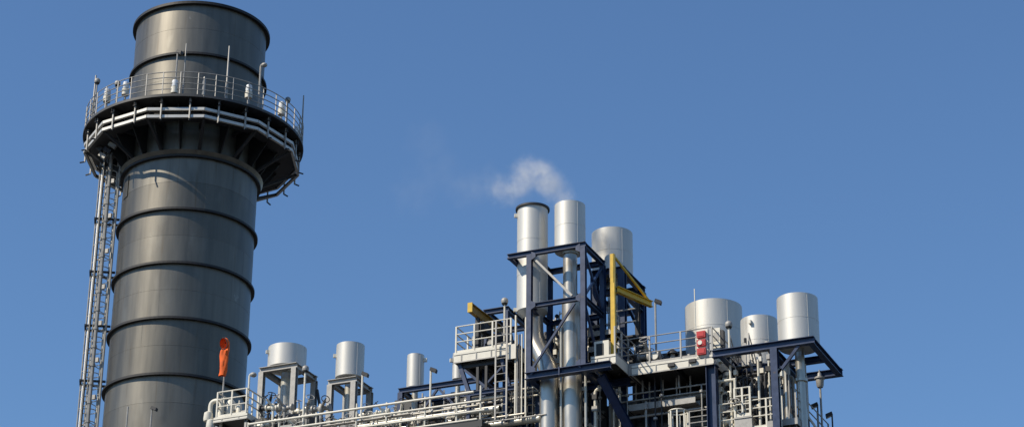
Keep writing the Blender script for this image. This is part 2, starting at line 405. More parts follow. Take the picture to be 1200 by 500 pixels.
def lamp(base, ztop, style, label, w=0.035, yaw=0.4, m='galv', light_off=(0,0,0), name='lamp_post'):
    t = thing(name, base, label, 'lamp')
    b = V(base)
    if style == 'goose':
        MB().sweep([b, (b.x, b.y, ztop), (b.x+0.14, b.y-0.03, ztop+0.06)], w, 8, 0.1).build('pole', m, t)
        lamp_head(t, (b.x+0.06, b.y, ztop), style)
    else:
        MB().tube(b, (b.x, b.y, ztop), w, 8).build('pole', m, t)
        lamp_head(t, (b.x, b.y, ztop), style, yaw)
    MB().box((b.x-0.1, b.y-0.1, b.z), (b.x+0.1, b.y+0.1, b.z+0.025)).build('base_plate', m, t)
    return t
def deck_lamp(px, py, style, label, r=4.75, yaw=0.4, w=0.035, far=False):
    a = on_deck(px, r, far); b = sp(r, a, ZD); lamp(b, topz(px, py, b), style, label, w, yaw)
deck_lamp(204, 61, 'flood', 'slim lamp post with small dark head before the lit stack side', yaw=0.0)
deck_lamp(302, 77, 'goose', 'goose neck lamp post at the shaded right of the stack', r=4.7, w=0.05)
deck_lamp(110, 95, 'round', 'round headed lamp beside the white twin mast on the ring platform', r=4.85)
deck_lamp(136, 98, 'round', 'round headed lamp at the left end of the ring platform railing', r=4.8)
deck_lamp(333, 117, 'round', 'round headed lamp above the white warning light on the right', r=4.8, far=True)
def beacon(px, label, r=4.6, far=False, h=0.9):
    a = on_deck(px, r, far); b = sp(r, a, ZD)
    t = thing('warning_light', b, label, 'warning light', 'aircraft warning lights on the ring platform')
    MB().tube(b, b+V((0,0,h-0.35)), 0.05, 8).build('stand', 'galv', t)
    MB().lathe(b+V((0,0,h-0.35)), [(0.01,0),(0.16,0),(0.17,0.28),(0.10,0.32),(0.01,0.32)], 14).build('housing', 'white', t)
    MB().lathe(b+V((0,0,h-0.03)), [(0.13,0),(0.15,0.1),(0.13,0.3),(0.04,0.36),(0.001,0.36)], 14).build('lens', 'lampglass', t)
beacon(289.5, 'white warning light on the ring platform before the shaded stack')
beacon(329, 'white warning light on the ring platform right of the stack, near side')
beacon(334, 'white warning light on the ring platform right of the stack, far side', far=True)
beacon(351, 'white warning light by the thin mast at the right platform edge', r=4.65)
beacon(146, 'white warning light on the left of the ring platform')
beacon(124, 'white warning light at the left edge of the ring platform', r=4.7)
beacon(203, 'small white warning light at the front of the ring platform', r=4.8, h=0.5)

# ------------------------------------------------------------------ boiler building below the deck
ZR = 29.3
XL, XR, YF, YB = -47.3, -22.6, 74.2, 86.0
bld = thing('boiler_house', ((XL+XR)/2, (YF+YB)/2, 0), 'dark clad boiler casing below the rooftop vents', 'boiler')
np_ = 12; dx = (XR-XL)/np_
for i in range(np_):
    for j, (z0, z1) in enumerate(((0.0, 7.3), (7.3, 14.6), (14.6, 21.9), (21.9, 28.9))):
        MB().box((XL+i*dx+0.01, YF, z0+0.01), (XL+(i+1)*dx-0.01, YF+0.25, z1-0.01)).build('casing_panel', 'casing', bld)
for (x0, x1, y0, y1) in ((XL, XL+0.25, YF+0.26, YB-0.26), (XR-0.25, XR, YF+0.26, YB-0.26), (XL, XR, YB-0.25, YB)):
    MB().box((x0, y0, 0), (x1, y1, 28.9)).build('casing_panel', 'casing', bld)
MB().box((XL+0.26, YF+0.26, 28.5), (XR-0.26, YB-0.26, 28.88)).build('roof', 'casing', bld)
for i in range(np_+1):
    x = XL+i*dx
    MB().hbeam((x, YF-0.14, 0), (x, YF-0.14, 28.8), 0.25, 0.2).build('buckstay', 'dark', bld)
for z in (4, 10.5, 17, 23.5, 26.6, 28.2):
    MB().hbeam((XL, YF-0.45, z), (XR, YF-0.45, z), 0.3, 0.3).build('buckstay', 'dark', bld)
# outlet duct to the stack
dct = thing('outlet_duct', (-48.5, 79, 0), 'flue duct joining the boiler casing to the stack', 'duct')
MB().box((-48.9, 76.4, 3), (XL-0.02, 81.5, 26.8)).build('duct_casing', 'casing', dct)
MB().box((-48.9, 76.3, 26.81), (XL-0.02, 81.6, 26.87)).build('duct_roof', 'casing', dct)

# ------------------------------------------------------------------ generic builders for the roof
def guardrail(path, label, h=1.1, n=3, spc=1.15, r=0.021, pr=0.024, m='galv', toe=0.12, group=None, name='guardrail'):
    path = [V(p) for p in path]
    t = thing(name, path[0], label, 'guardrail', group)
    for i in range(len(path)-1):
        a, b = path[i], path[i+1]; L = (b-a).length; k = max(1, round(L/spc))
        for j in range(k+1):
            if j == 0 and i > 0: continue
            p = a.lerp(b, j/k); MB().bar(p, p+V((0,0,h)), pr*2).build('post', m, t)
        dd = (b-a).normalized()
        if toe: MB().bar(a+V((0,0,toe/2+0.01))-dd*0.0, b+V((0,0,toe/2+0.01)), 0.012, toe).build('toe_plate', m, t)
    for j in range(n):
        z = h*(1-j/n*0.95) if n > 1 else h
        z = h - j*(h-0.18)/n
        MB().sweep([p+V((0,0,z-0.01)) for p in path], r, 8, 0.06, 3).build('rail', m, t)
    return t
def platform(x0, x1, y0, y1, ztop, label, skirt=0.3, m='white', cant=None, joist=1.4):
    t = thing('service_platform', ((x0+x1)/2, (y0+y1)/2, ztop-skirt), label, 'platform')
    MB().box((x0+0.03, y0+0.03, ztop-0.05), (x1-0.03, y1-0.03, ztop)).build('deck', 'grating', t)
    MB().box((x0, y0, ztop-skirt), (x1, y0+0.025, ztop+0.03)).build('skirt', m, t)
    MB().box((x0, y1-0.025, ztop-skirt), (x1, y1, ztop+0.03)).build('skirt', m, t)
    MB().box((x0, y0+0.027, ztop-skirt), (x0+0.025, y1-0.027, ztop+0.03)).build('skirt', m, t)
    MB().box((x1-0.025, y0+0.027, ztop-skirt), (x1, y1-0.027, ztop+0.03)).build('skirt', m, t)
    if m == 'white':
        MB().box((x0+0.002, y0-0.03, ztop-skirt-0.02), (x1-0.002, y0-0.001, ztop-skirt+0.025)).build('skirt_lip', 'galv', t)
        MB().box((x0+0.002, y0-0.012, ztop-0.075), (x1-0.002, y0-0.001, ztop-0.06)).build('skirt_lip', 'dark', t)
        q = max(2, int((x1-x0)/0.55))
        for i in range(q): 
            xx = x0+(x1-x0)*(i+0.5)/q; MB().box((xx-0.02, y0-0.022, ztop-skirt+0.03), (xx+0.02, y0-0.001, ztop-0.08)).build('stiffener', 'galv', t)
    k = max(1, int((x1-x0)/joist))
    for i in range(k+1):
        x = x0+0.1+(x1-x0-0.2)*i/k
        MB().hbeam((x, y0+0.04, ztop-0.18), (x, y1-0.04, ztop-0.18), 0.2, 0.12).build('joist', 'dark', t)
    return t
def frame(name, label, x0, x1, y0, y1, z0, z1, m='navy', d=0.22, xl=None, mids=(), brace=(), cat='steel frame', cols=4, xr=None, sides=True):
    t = thing(name, ((x0+x1)/2, (y0+y1)/2, z0), label, cat)
    hb = d/2
    for y in (y0, y1):
        for x in (x0, x1): MB().hbeam((x, y, z0), (x, y, z1-d), d, d, up=(0,1,0)).build('column', m, t)
        a = xl if xl is not None else x0-hb; b = xr if xr is not None else x1+hb
        MB().hbeam((a, y, z1-hb), (b, y, z1-hb), d, d*0.9).build('beam', m, t)
    for x in ([xl+hb] if xl is not None else [x0])+[x1 if xr is None else xr-hb]:
        MB().hbeam((x, y0+hb, z1-hb), (x, y1-hb, z1-hb), d*0.96, d*0.85).build('beam', m, t)
    if xl is not None: MB().hbeam((x0, y0+hb, z1-hb), (x0, y1-hb, z1-hb), d*0.96, d*0.85).build('beam', m, t)
    for z in mids:
        for y in (y0, y1): MB().hbeam((x0+hb, y, z), (x1-hb, y, z), d*0.9, d*0.8).build('beam', m, t)
        for x in (x0, x1): MB().hbeam((x, y0+hb, z), (x, y1-hb, z), d*0.9, d*0.8).build('beam', m, t)
    for (p, q, mm) in brace: MB().bar(p, q, d*0.42, d*0.42).build('brace', mm or m, t)
    return t
def pix_rad(w, Y, px, py):
    d = P(px, py, Y)-EYE; return w/2*d.dot(fw)/F
def silencer(px, ytop, ybot, w, Y, label, rim=False, lugs=((-1.3, 0.72),), cone=True, dome=False):
    r = pix_rad(w, Y, px, (ytop+ybot)/2)
    c = P(px, (ytop+ybot)/2, Y)
    zt = P(px, ytop, Y-r*0.93).z; zb = P(px, ybot, Y-r*0.93).z
    t = thing('vent_silencer', (c.x, Y, zb), label, 'silencer', 'rooftop vent silencers')
    h = zt-zb
    MB().lathe((c.x, Y, zb), [(r, 0.0), (r, h), (r-0.07, h), (r-0.07, h-0.6), (0.01, h-0.55)], 64).build('shell', 'alu', t)
    MB().lathe((c.x, Y, zb), [(0.01, -0.02), (r-0.03, -0.02), (r-0.001, 0.03)], 48, False).build('base_plate', 'alu', t)
    sm = V((0, 0, 0))
    k = max(1, round(h/1.2))
    for i in range(1, k+1):
        z = zb+h*i/(k+0.0) if i < k else zt-0.02
        if i < k: MB().lathe((c.x, Y, z), [(r, -0.012), (r+0.006, -0.006), (r+0.006, 0.006), (r, 0.012)], 64).build('seam', 'alu', t)
    n1 = V((EYE.x-c.x, EYE.y-Y, 0)).normalized(); e = V((-n1.y, n1.x, 0))
    for a in (0.5, 2.3, 4.6):
        d = n1*math.cos(a)+e*math.sin(a)
        p = V((c.x, Y, zb+0.02))+d*(r+0.002); MB().tube(p, p+V((0,0,h-0.08)), 0.008, 5).build('seam', 'alu', t)
    for (a, f) in lugs:
        d = n1*math.cos(a)+e*math.sin(a)
        p = V((c.x, Y, zb+h*f))+d*r; MB().bar(p-d*0.01, p+d*0.12, 0.10, 0.14).build('lifting_lug', 'white', t)
    if rim:
        MB().lathe((c.x, Y, zt), [(r-0.03, -0.05), (r+0.07, -0.05), (r+0.07, 0.02), (r-0.03, 0.02), (r-0.03, -0.05)], 64, False).build('rim_flange', 'dark', t)
    return t, c.x, r, zt, zb
def riser(pts, r, label, m='stainless', flanges=(), clamps=True, group=None, bend=0.6, name='riser_pipe', n=20):
    t = thing(name, pts[-1], label, 'pipe', group)
    MB().sweep(pts, r, n, bend, 8).build('pipe_run', m, t)
    for f in flanges:
        f = V(f); MB().tube(f-V((0,0,0.05)), f+V((0,0,0.05)), r+0.07, n).build('flange', m, t)
    return t

# ------------------------------------------------------------------ front left walkway with pipe rails
YW = 71.3
wx0, wx1 = P(292, 495, YW).x, P(566, 455, YW).x
zrail = P(450, 474.4, YW).z
ZW = zrail-1.12
wk = platform(wx0-2.0, wx1, YW-0.05, 74.0, ZW, 'long walkway deck along the front left roof edge', 0.25, 'dark')
fr = thing('guardrail', (wx0, YW, ZW), 'long white pipe guardrail along the front left walkway', 'guardrail')
for k, px in enumerate((292, 328, 371, 418, 453, 498, 535, 563)):
    p = P(px, 480, YW); hh = 1.12+(0.22 if k in (3, 6, 7) else 0.10)
    MB().tube((p.x, YW, ZW-0.35), (p.x, YW, ZW+hh), 0.036, 8).build('post', 'white', fr)
for (h, r, x1) in ((1.12, 0.046, wx1-0.35), (0.74, 0.042, wx1-0.05), (0.36, 0.042, wx1+0.1), (0.05, 0.04, wx1-0.2)):
    MB().tube((wx0, YW-0.05, ZW+h), (x1, YW-0.05, ZW+h), r, 10).build('rail', 'white', fr)

# parallel pipes behind / below on the rack, ending on the right near the blue tower
pipes = [  # px0,py0 -> px1, Y, r, label
    (545, 470, 596, 72.0, 0.085, 'insul', 'upper stub pipe ending just left of the blue tower foot'),
    (536, 485, 586, 71.8, 0.10, 'insul', 'lower stub pipe ending left of the blue tower foot'),
    (420, 499.5, 590, 71.9, 0.075, 'insul', 'long pale pipe lying low along the walkway'),
    (560, 500, 634, 72.1, 0.13, 'insul', 'fat pale pipe running under the blue tower foot'),
    (350, 485, 600, 73.0, 0.07, 'stainless', 'long dull pipe high behind the walkway guardrail'),
    (350, 493, 618, 73.3, 0.11, 'insul', 'thick insulated pipe behind the walkway guardrail'),
]
for (a, b, c, Y, r, mm, lab) in pipes:
    p = P(a, b, Y); q = P(c, b, Y); z = max(p.z, ZW+0.1+r)
    z = p.z if Y < 72.2 else ZW+(0.78 if Y < 73.1 else 0.5)
    t = thing('process_pipe', (p.x, Y, z), lab, 'pipe', 'pipes along the front left walkway')
    MB().tube((p.x, Y, z), (q.x, Y, z), r, 12).build('pipe_run', mm, t)
    x = p.x+0.5
    while x < q.x-0.3:
        MB().tube((x, Y, z), (x+0.04, Y, z), r+0.012, 12).build('band', 'galv', t); x += 1.3
    MB().tube((q.x-0.05, Y, z), (q.x, Y, z), r+0.05, 12).build('flange', mm, t)
    x = p.x+0.4
    while x < q.x:
        MB().bar((x, Y, ZW-0.3 if Y < 72.2 else ZW), (x, Y, z-r+0.01), 0.07).build('support', 'galv', t); x += 2.1

for k, (px0, px1, py, Y, r, mm) in enumerate(((300, 480, 497, 71.5, 0.03, 'galv'), (380, 560, 487, 71.55, 0.035, 'insul'), (430, 622, 478, 72.5, 0.045, 'galv'), (520, 632, 470, 72.6, 0.035, 'white'), (500, 615, 492, 71.5, 0.04, 'stainless'), (555, 640, 462, 73.0, 0.05, 'insul'), (590, 640, 455, 72.2, 0.035, 'white'), (565, 640, 490, 71.4, 0.03, 'galv'))):
    p = P((px0+px1)/2, py, Y); a = P(px0, py, Y).x; b = P(px1, py, Y).x
    lab = ['lowest thin grey line at the left of the walkway', 'silver line threaded behind the walkway rails', 'grey line above the valves ending at the blue tower', 'cream line high behind the right end of the walkway', 'bright thin line low at the right end of the walkway', 'silver line just below the hoist platform', 'short cream line beside the blue tower foot', 'thin grey line low beside the blue tower foot'][k]
    t = thing('process_pipe', (a, Y, p.z), lab, 'pipe', 'thin lines along the walkway')
    MB().tube((a, Y, p.z), (b, Y, p.z), r, 8).build('pipe_run', mm, t)
    for q in range(4):
        x = a+(b-a)*(q+0.3)/4
        MB().tube((x, Y, p.z), (x+0.05, Y, p.z), r+0.03, 8).build('union', 'galv', t)
        if p.z > ZW+0.1: MB().bar((x+0.2, Y, ZW), (x+0.2, Y, p.z), 0.03).build('support', 'dark', t)
        else: MB().bar((x+0.2, Y, p.z), (x+0.2, Y+0.15, p.z+0.0), 0.03).build('support', 'dark', t)
ORD = ['first', 'second', 'third', 'fourth', 'fifth', 'sixth', 'seventh', 'eighth']
PX_POST = [P(q, 480, YW).x for q in (292, 328, 371, 418, 453, 498, 535, 563)]
def bay(x):
    k = sum(1 for q in PX_POST if q < x)
    if k == 0: return 'left of the walkway guardrail'
    if k >= 8: return 'right of the last walkway guardrail post'
    return 'between the %s and %s walkway guardrail posts' % (ORD[k-1], ORD[k])
TONE = {'galv': 'grey', 'white': 'cream', 'dark': 'dark', 'insul': 'silver', 'stainless': 'bright steel'}
SEEN = {}
def uniq(base):
    SEEN[base] = SEEN.get(base, 0)+1
    return base if SEEN[base] == 1 else None
# valves, drain pots and small risers in the clutter
def valve(x, y, z, label, s=1.0, group='valves behind the front left walkway', wheel_dir=(0, -0.5, 0.85), m='galv'):
    t = thing('valve', (x, y, z), label, 'valve', group)
    wd = V(wheel_dir).normalized(); b = V((x, y, z+0.35*s))
    MB().tube((x, y, z), (x, y, z+0.25*s), 0.05*s, 8).build('stub_pipe', m, t)
    MB().lathe(b, [(0.001, -0.13*s), (0.07*s, -0.13*s), (0.11*s, -0.06*s), (0.11*s, 0.05*s), (0.075*s, 0.10*s), (0.075*s, 0.14*s), (0.001, 0.14*s)], 10).build('body', m, t)
    for sx in (-1, 1):
        MB().tube(b+V((sx*0.10*s, 0, 0)), b+V((sx*0.27*s, 0, 0)), 0.075*s, 10).build('neck', m, t)
        MB().tube(b+V((sx*0.27*s, 0, 0)), b+V((sx*0.32*s, 0, 0)), 0.13*s, 10).build('flange', m, t)
    MB().tube(b+wd*0.1*s, b+wd*0.42*s, 0.05*s, 8).build('bonnet', m, t)
    MB().tube(b+wd*0.42*s, b+wd*0.56*s, 0.02*s, 6).build('stem', 'dark', t)
    a = wd.cross(V((1,0,0))).normalized(); c = wd.cross(a)
    MB().sweep([b+wd*0.52*s+(a*math.cos(k*math.pi/6)+c*math.sin(k*math.pi/6))*0.13*s for k in range(12)], 0.016*s, 5, closed=True).build('handwheel', 'dark' if rnd.random() < 0.4 else 'galv', t)
    return t
i = 0
x = wx0+0.4
while x < wx1+0.8:
    if not (-999 < x < -998):
        y = 72.1+rnd.random()*1.6
        sz_ = 0.8+rnd.random()*0.7; mm = rnd.choice(['galv', 'white', 'dark', 'dark', 'insul'])
        valve(x, y, ZW, '%s %s valve %s' % ('large' if sz_ > 1.15 else 'small', TONE[mm], bay(x)), sz_, wheel_dir=(rnd.uniform(-.4,.4), -0.6, rnd.uniform(0.2, 1)), m=mm)
    x += 0.42+rnd.random()*0.3
for k in range(34):
    x = rnd.uniform(wx0+0.2, wx1+0.6); y = rnd.uniform(72.2, 73.9); h = rnd.uniform(0.4, 1.2); r = rnd.choice((0.03, 0.04, 0.06, 0.08))
    dirx = rnd.choice((-1, 1))*rnd.uniform(0.4, 1.3)
    mm = rnd.choice(['insul', 'galv', 'stainless', 'dark', 'dark'])
    t = thing('small_pipe', (x, y, ZW), '%s %s %s bent pipe %s' % ('tall' if h > 0.8 else 'low', {0.03: 'thin', 0.04: 'slim', 0.06: 'stout', 0.08: 'thick'}[r], TONE[mm], bay(x)), 'pipe', 'small pipes behind the front left walkway')
    pts = [(x, y, ZW), (x, y, ZW+h), (x+dirx, y+rnd.uniform(-.3, .3), ZW+h)]
    if rnd.random() < 0.6: pts.append((x+dirx, pts[-1][1], ZW+0.1))
    MB().sweep(pts, r, 8, 0.12, 4).build('pipe_run', mm, t)
for k in range(12):
    x = rnd.uniform(wx0+0.2, wx1+0.3); y = rnd.uniform(72.3, 73.8); w = rnd.uniform(0.15, 0.35); h = rnd.uniform(0.5, 1.0)
    t = thing('instrument_box', (x, y, ZW), '%s pale instrument box on a %s stand %s' % ('wide' if w > 0.25 else 'narrow', 'tall' if h > 0.75 else 'short', bay(x)), 'instrument box', 'instrument boxes behind the walkway')
    MB().bar((x, y, ZW), (x, y, ZW+h), 0.05).build('stand', 'galv', t)
    MB().box((x-w, y-0.12, ZW+h), (x+w, y+0.12, ZW+h+0.3)).build('cabinet', rnd.choice(['white', 'galv']), t)
    MB().box((x-w*0.8, y-0.127, ZW+h+0.04), (x+w*0.8, y-0.121, ZW+h+0.26)).build('door', 'galv', t)

for (px, py, st, lab) in ((358, 432, 'round', 'lamp post between the two galvanised drum stands'), (425, 438, 'flood', 'lamp post with dark floodlight right of the medium drum'), (505, 433, 'flood', 'lamp post with dark floodlight right of the slim drum')):
    p = P(px, py, 72.6); lamp((p.x, 72.6, ZW), p.z, st, lab, 0.042, 0.15, m='white')
for k in range(46):                                  # taller row: valve stations on stub columns
    px = rnd.uniform(306, 450) if k < 34 else rnd.uniform(450, 600)
    y = rnd.uniform(73.0, 73.9); x = P(px, 475, y).x; hmax = P(px, 474 if px < 350 else 478, y).z-ZW if px < 450 else 1.5
    h = rnd.uniform(0.55, max(0.6, hmax-0.35)); mm = rnd.choice(['galv', 'white', 'dark', 'insul', 'galv']); sz_ = rnd.uniform(0.8, 1.3)
    t = valve(x, y, ZW+h, '%s %s valve on a %s column %s' % ('large' if sz_ > 1.05 else 'small', TONE[mm], 'tall' if h > 0.8 else 'short', bay(x)), sz_, wheel_dir=(rnd.uniform(-.6,.6), -0.6, rnd.uniform(0.0, 1)), m=mm)
    MB().tube((x, y, ZW), (x, y, ZW+h), 0.05, 8).build('column', mm, t)
    if k % 2: MB().box((x-0.22, y-0.1, ZW+h*0.55), (x-0.04, y+0.1, ZW+h*0.55+0.28)).build('actuator_box', rnd.choice(['white', 'dark', 'galv']), t)
for k in range(26):
    px = rnd.uniform(306, 600); y = rnd.uniform(71.75, 72.4); x = P(px, 480, y).x; h = rnd.uniform(0.25, 1.0); r = rnd.choice((0.03, 0.04, 0.06)); L = rnd.uniform(0.3, 0.9)
    mm = rnd.choice(['white', 'galv', 'dark', 'dark'])
    t = thing('small_pipe', (x, y, ZW), '%s %s %s looped pipe %s' % ('tall' if h > 0.6 else 'low', {0.03: 'thin', 0.04: 'slim', 0.06: 'stout'}[r], TONE[mm], bay(x)), 'pipe', 'small pipes behind the front left walkway')
    MB().sweep([(x, y, ZW), (x, y, ZW+h), (x+L, y+0.1, ZW+h), (x+L, y+0.1, ZW)], r, 8, 0.1, 4).build('pipe_run', mm, t)
    MB().tube((x, y, ZW+h*0.4), (x, y, ZW+h*0.4+0.06), r+0.05, 10).build('flange', mm, t)
# horizontal steam headers as a backdrop of the clutter
for (px0, px1, Y, z, r, mm, lab) in ((330, 612, 74.05, ZW+0.30, 0.30, 'casing', 'dull grey header pipe low behind the walkway valves'),
                                 (345, 600, 74.15, ZW+0.92, 0.22, 'casing', 'dull grey header pipe higher behind the walkway valves'),
                                 (310, 640, 77.6, ZW+0.95, 0.75, 'dark', 'big dark drum lying far back on the roof')):
    a = P(px0, 480, Y).x; b = P(px1, 470, Y).x
    t = thing('steam_header', ((a+b)/2, Y, ZW), lab, 'pipe')
    MB().tube((a, Y, z), (b, Y, z), r, 24).build('shell', mm, t)
    x = a+0.4; k = 0
    while x < b-0.3:
        MB().bar((x, Y, 29.2 if Y > 75 else ZW), (x, Y, z-r+0.02), 0.12).build('stand', 'dark', t)
        MB().tube((x+0.3, Y, z+r-0.03), (x+0.3, Y, z+r+0.16+0.1*(k % 3)), 0.05, 8).build('nozzle', 'galv', t)
        MB().tube((x+0.3, Y, z+r+0.14+0.1*(k % 3)), (x+0.3, Y, z+r+0.19+0.1*(k % 3)), 0.09, 10).build('nozzle_flange', 'galv', t)
        x += 1.15; k += 1
# floor deck for the rear roof, all the way back
rf = thing('roof_deck', ((XL+XR)/2, 80, 28.9), 'broad grey roof deck on top of the boiler casing', 'deck')
MB().box((XL, 74.05, 28.9), (XR, YB, 29.2)).build('deck', 'grating', rf)
ZK = 29.2

# ------------------------------------------------------------------ silencer 1, 2, 3 with frames
Y1 = 75.0
a = P(305, 431, Y1); b = P(347, 425, Y1)
zt1 = P(345, 425, Y1).z
frame('drum_stand', 'open galvanised frame carrying the short wide silencer nearest the stack', a.x+0.1, b.x-0.05, Y1, Y1+1.65, ZK, zt1, 'galv', 0.22)
s, sx, sr, szt, szb = silencer(337, 400, 424, 45, Y1+0.8, 'short wide silencer drum on the frame nearest the stack')
s['label'] = 'short wide silencer drum on the frame nearest the stack'
riser([(sx, Y1+0.8, szb), (sx, Y1+0.8, ZK)], 0.21, 'pale riser pipe inside the frame nearest the stack', 'insul', [(sx, Y1+0.8, szb-0.1)])
riser([(sx+0.42, Y1+0.7, szb), (sx+0.42, Y1+0.7, ZK)], 0.06, 'thin drain pipe inside the frame nearest the stack', 'white', n=8)
t = thing('raking_brace', (b.x+1.0, Y1+1.6, ZK), 'dark raking strut right of the stand nearest the stack', 'brace')
MB().bar((b.x+0.1, Y1+1.65, zt1-0.6), (b.x+1.05, Y1+1.65, ZK+0.03), 0.09).build('strut', 'dark', t)
MB().box((b.x+0.9, Y1+1.5, ZK), (b.x+1.2, Y1+1.8, ZK+0.03)).build('foot_plate', 'dark', t)
Y2 = 75.0
a = P(385, 447, Y2); b = P(418, 441, Y2); zt2 = P(416, 441, Y2).z
frame('drum_stand', 'open galvanised frame carrying the medium silencer drum', a.x+0.1, b.x-0.1, Y2, Y2+1.35, ZK, zt2, 'galv', 0.22)
s, sx, sr, szt, szb = silencer(410.5, 399, 437, 33, Y2+0.65, 'medium silencer drum, second from the stack', lugs=((-1.45, 0.66),))
riser([(sx, Y2+0.65, szb), (sx, Y2+0.65, ZK)], 0.17, 'pale riser pipe under the medium silencer drum', 'insul', [(sx, Y2+0.65, szb-0.1)])
riser([(sx+0.3, Y2+0.5, szb), (sx+0.3, Y2+0.5, ZK)], 0.05, 'thin drain pipe under the medium silencer drum', 'white', n=8)
Y3 = 74.4
a = P(470, 457, Y3); b = P(566, 438, Y3); zt3 = P(500, 450.5, Y3).z
frame('drum_stand', 'low dark frame with long top beam carrying the slim silencer', a.x, b.x, Y3, Y3+1.3, ZK, zt3, 'navy', 0.2,
      brace=[((a.x+1.6, Y3, zt3-0.2), (a.x+0.9, Y3, zt3-1.1), None), ((a.x+1.6, Y3, zt3-0.2), (a.x+2.4, Y3, zt3-1.1), None)])
s, sx, sr, szt, szb = silencer(487, 413, 451, 20, Y3+0.65, 'slim silencer drum, third from the stack', lugs=((1.3, 0.85),))
riser([(sx, Y3+0.65, szb), (sx, Y3+0.65, ZK)], 0.12, 'riser pipe below the slim silencer drum', 'insul', n=12)
s, sx, sr, szt, szb = silencer(537, 412, 442, 13, Y3+0.65, 'narrow drum half hidden behind the crane platform')
riser([(sx, Y3+0.65, szb), (sx, Y3+0.65, ZK)], 0.1, 'riser pipe below the narrow half hidden drum', 'insul', n=12)

# dark cable tray wall in the back, closing the gap under the long top beam
ya = 76.0; xa = P(462, 470, ya).x; xb = P(640, 445, ya).x; zta = P(550, 456, ya).z
t = thing('cable_tray_wall', ((xa+xb)/2, ya, ZK), 'dark stacked cable trays behind the long low beam', 'cable tray')
for k in range(8): MB().box((xa+(xb-xa)*k/8+0.02, ya, ZK), (xa+(xb-xa)*(k+1)/8-0.02, ya+0.06, zta-0.08*(k % 3))).build('back_panel', 'casing', t)
for k in range(6):
    z = ZK+0.3+k*0.36
    if z < zta: MB().box((xa, ya-0.3, z), (xb, ya-0.28, z+0.1)).build('tray_side', 'galv' if k % 2 else 'dark', t); MB().box((xa, ya-0.278, z), (xb, ya-0.002, z+0.02)).build('tray_floor', 'galv', t)
for k in range(7):
    x = xa+(xb-xa)*(k+0.5)/7; MB().bar((x, ya-0.32, ZK), (x, ya-0.32, zta), 0.05).build('post', 'galv', t)
# ------------------------------------------------------------------ far left corner: small caged platform, windsock, gooseneck
YC = 73.2
c0 = P(254, 470, YC); c1 = P(288, 470, YC)
ZC = P(270, 487, YC).z
platform(c0.x-0.1, c1.x+0.1, YC, YC+1.5, ZC, 'small corner platform below the windsock', 0.18, 'white')
cst = thing('support_leg', (c0.x, YC+0.5, ZK), 'pale legs under the small corner platform', 'support')
for xx in (c0.x, c1.x):
    for yy in (YC+0.12, YC+1.38): MB().bar((xx, yy, 0.0 if yy < 74 else ZK), (xx, yy, ZC-0.18), 0.10).build('leg', 'galv', cst)
guardrail([(c0.x, YC+1.45, ZC), (c0.x, YC+0.05, ZC), (c1.x, YC+0.05, ZC), (c1.x, YC+1.45, ZC)], 'white guardrail around the small corner platform below the windsock', 1.1, 3, 0.55, 0.028, 0.028, 'white')
for i_, (px, w, h, lab) in enumerate(((258, 0.14, 0.55, 'left'), (270, 0.18, 0.9, 'middle'), (280, 0.12, 0.7, 'right'))):
    p = P(px, 480, YC+0.6)
    t = thing('strainer_pot', (p.x, YC+0.6, ZC), 'upright pale pot on the corner platform, %s of three' % lab, 'vessel', 'pots on the corner platform')
    MB().lathe((p.x, YC+0.6, ZC), [(0.01, 0), (w, 0), (w, h-0.1), (w*0.7, h), (0.03, h+0.03), (0.03, h+0.15), (0.001, h+0.15)], 16).build('body', 'white', t)
    MB().tube((p.x, YC+0.6, ZC+h*0.5), (p.x+0.35, YC+0.6, ZC+h*0.5), 0.05, 8).build('nozzle', 'galv', t)
p = P(247, 500, YC+0.3); q = P(247, 470, YC+0.3)
riser([(q.x+0.5, YC+0.3, q.z-1.5), (q.x+0.5, YC+0.3, q.z), (q.x, YC+0.3, q.z), (q.x, YC+0.3, ZK-3)], 0.09, 'hooped white vent pipe at the left roof corner', 'white', bend=0.3, n=12)
# white actuators at the very left edge
for (px, py, lab) in ((244, 488, 'upper'), (247, 497, 'lower')):
    p = P(px, py, YC+0.1)
    t = thing('actuator', p, '%s white valve actuator at the left roof corner' % lab, 'actuator')
    MB().lathe((p.x, p.y, p.z-0.2), [(0.01, 0), (0.17, 0.02), (0.19, 0.12), (0.17, 0.36), (0.08, 0.42), (0.001, 0.42)], 14).build('housing', 'white', t)
    MB().tube((p.x, p.y, p.z-1.2), (p.x, p.y, p.z-0.19), 0.05, 8).build('stem', 'galv', t)
    MB().bar((p.x, p.y, p.z-1.2), (p.x+1.2, p.y+0.6, p.z-1.2), 0.08).build('bracket', 'galv', t)
# round drum (dark dome) beside
p = P(297, 497, 73.6)
t = thing('drum_vessel', (p.x, 73.9, p.z-1), 'grey horizontal drum end showing under the frame nearest the stack', 'vessel')
MB().lathe((0,0,0), [(0.001, 0)], 3) if False else None
d = MB(); d.tube((p.x-0.1, 73.9, p.z-0.2), (p.x+2.6, 73.9, p.z-0.2), 0.5, 28); d.build('shell', 'casing', t)
for xx in (p.x+0.4, p.x+2.1): MB().box((xx-0.08, 73.5, ZW-0.01 if ZW > 28 else 28), (xx+0.08, 74.3, p.z-0.55)).build('saddle', 'galv', t)
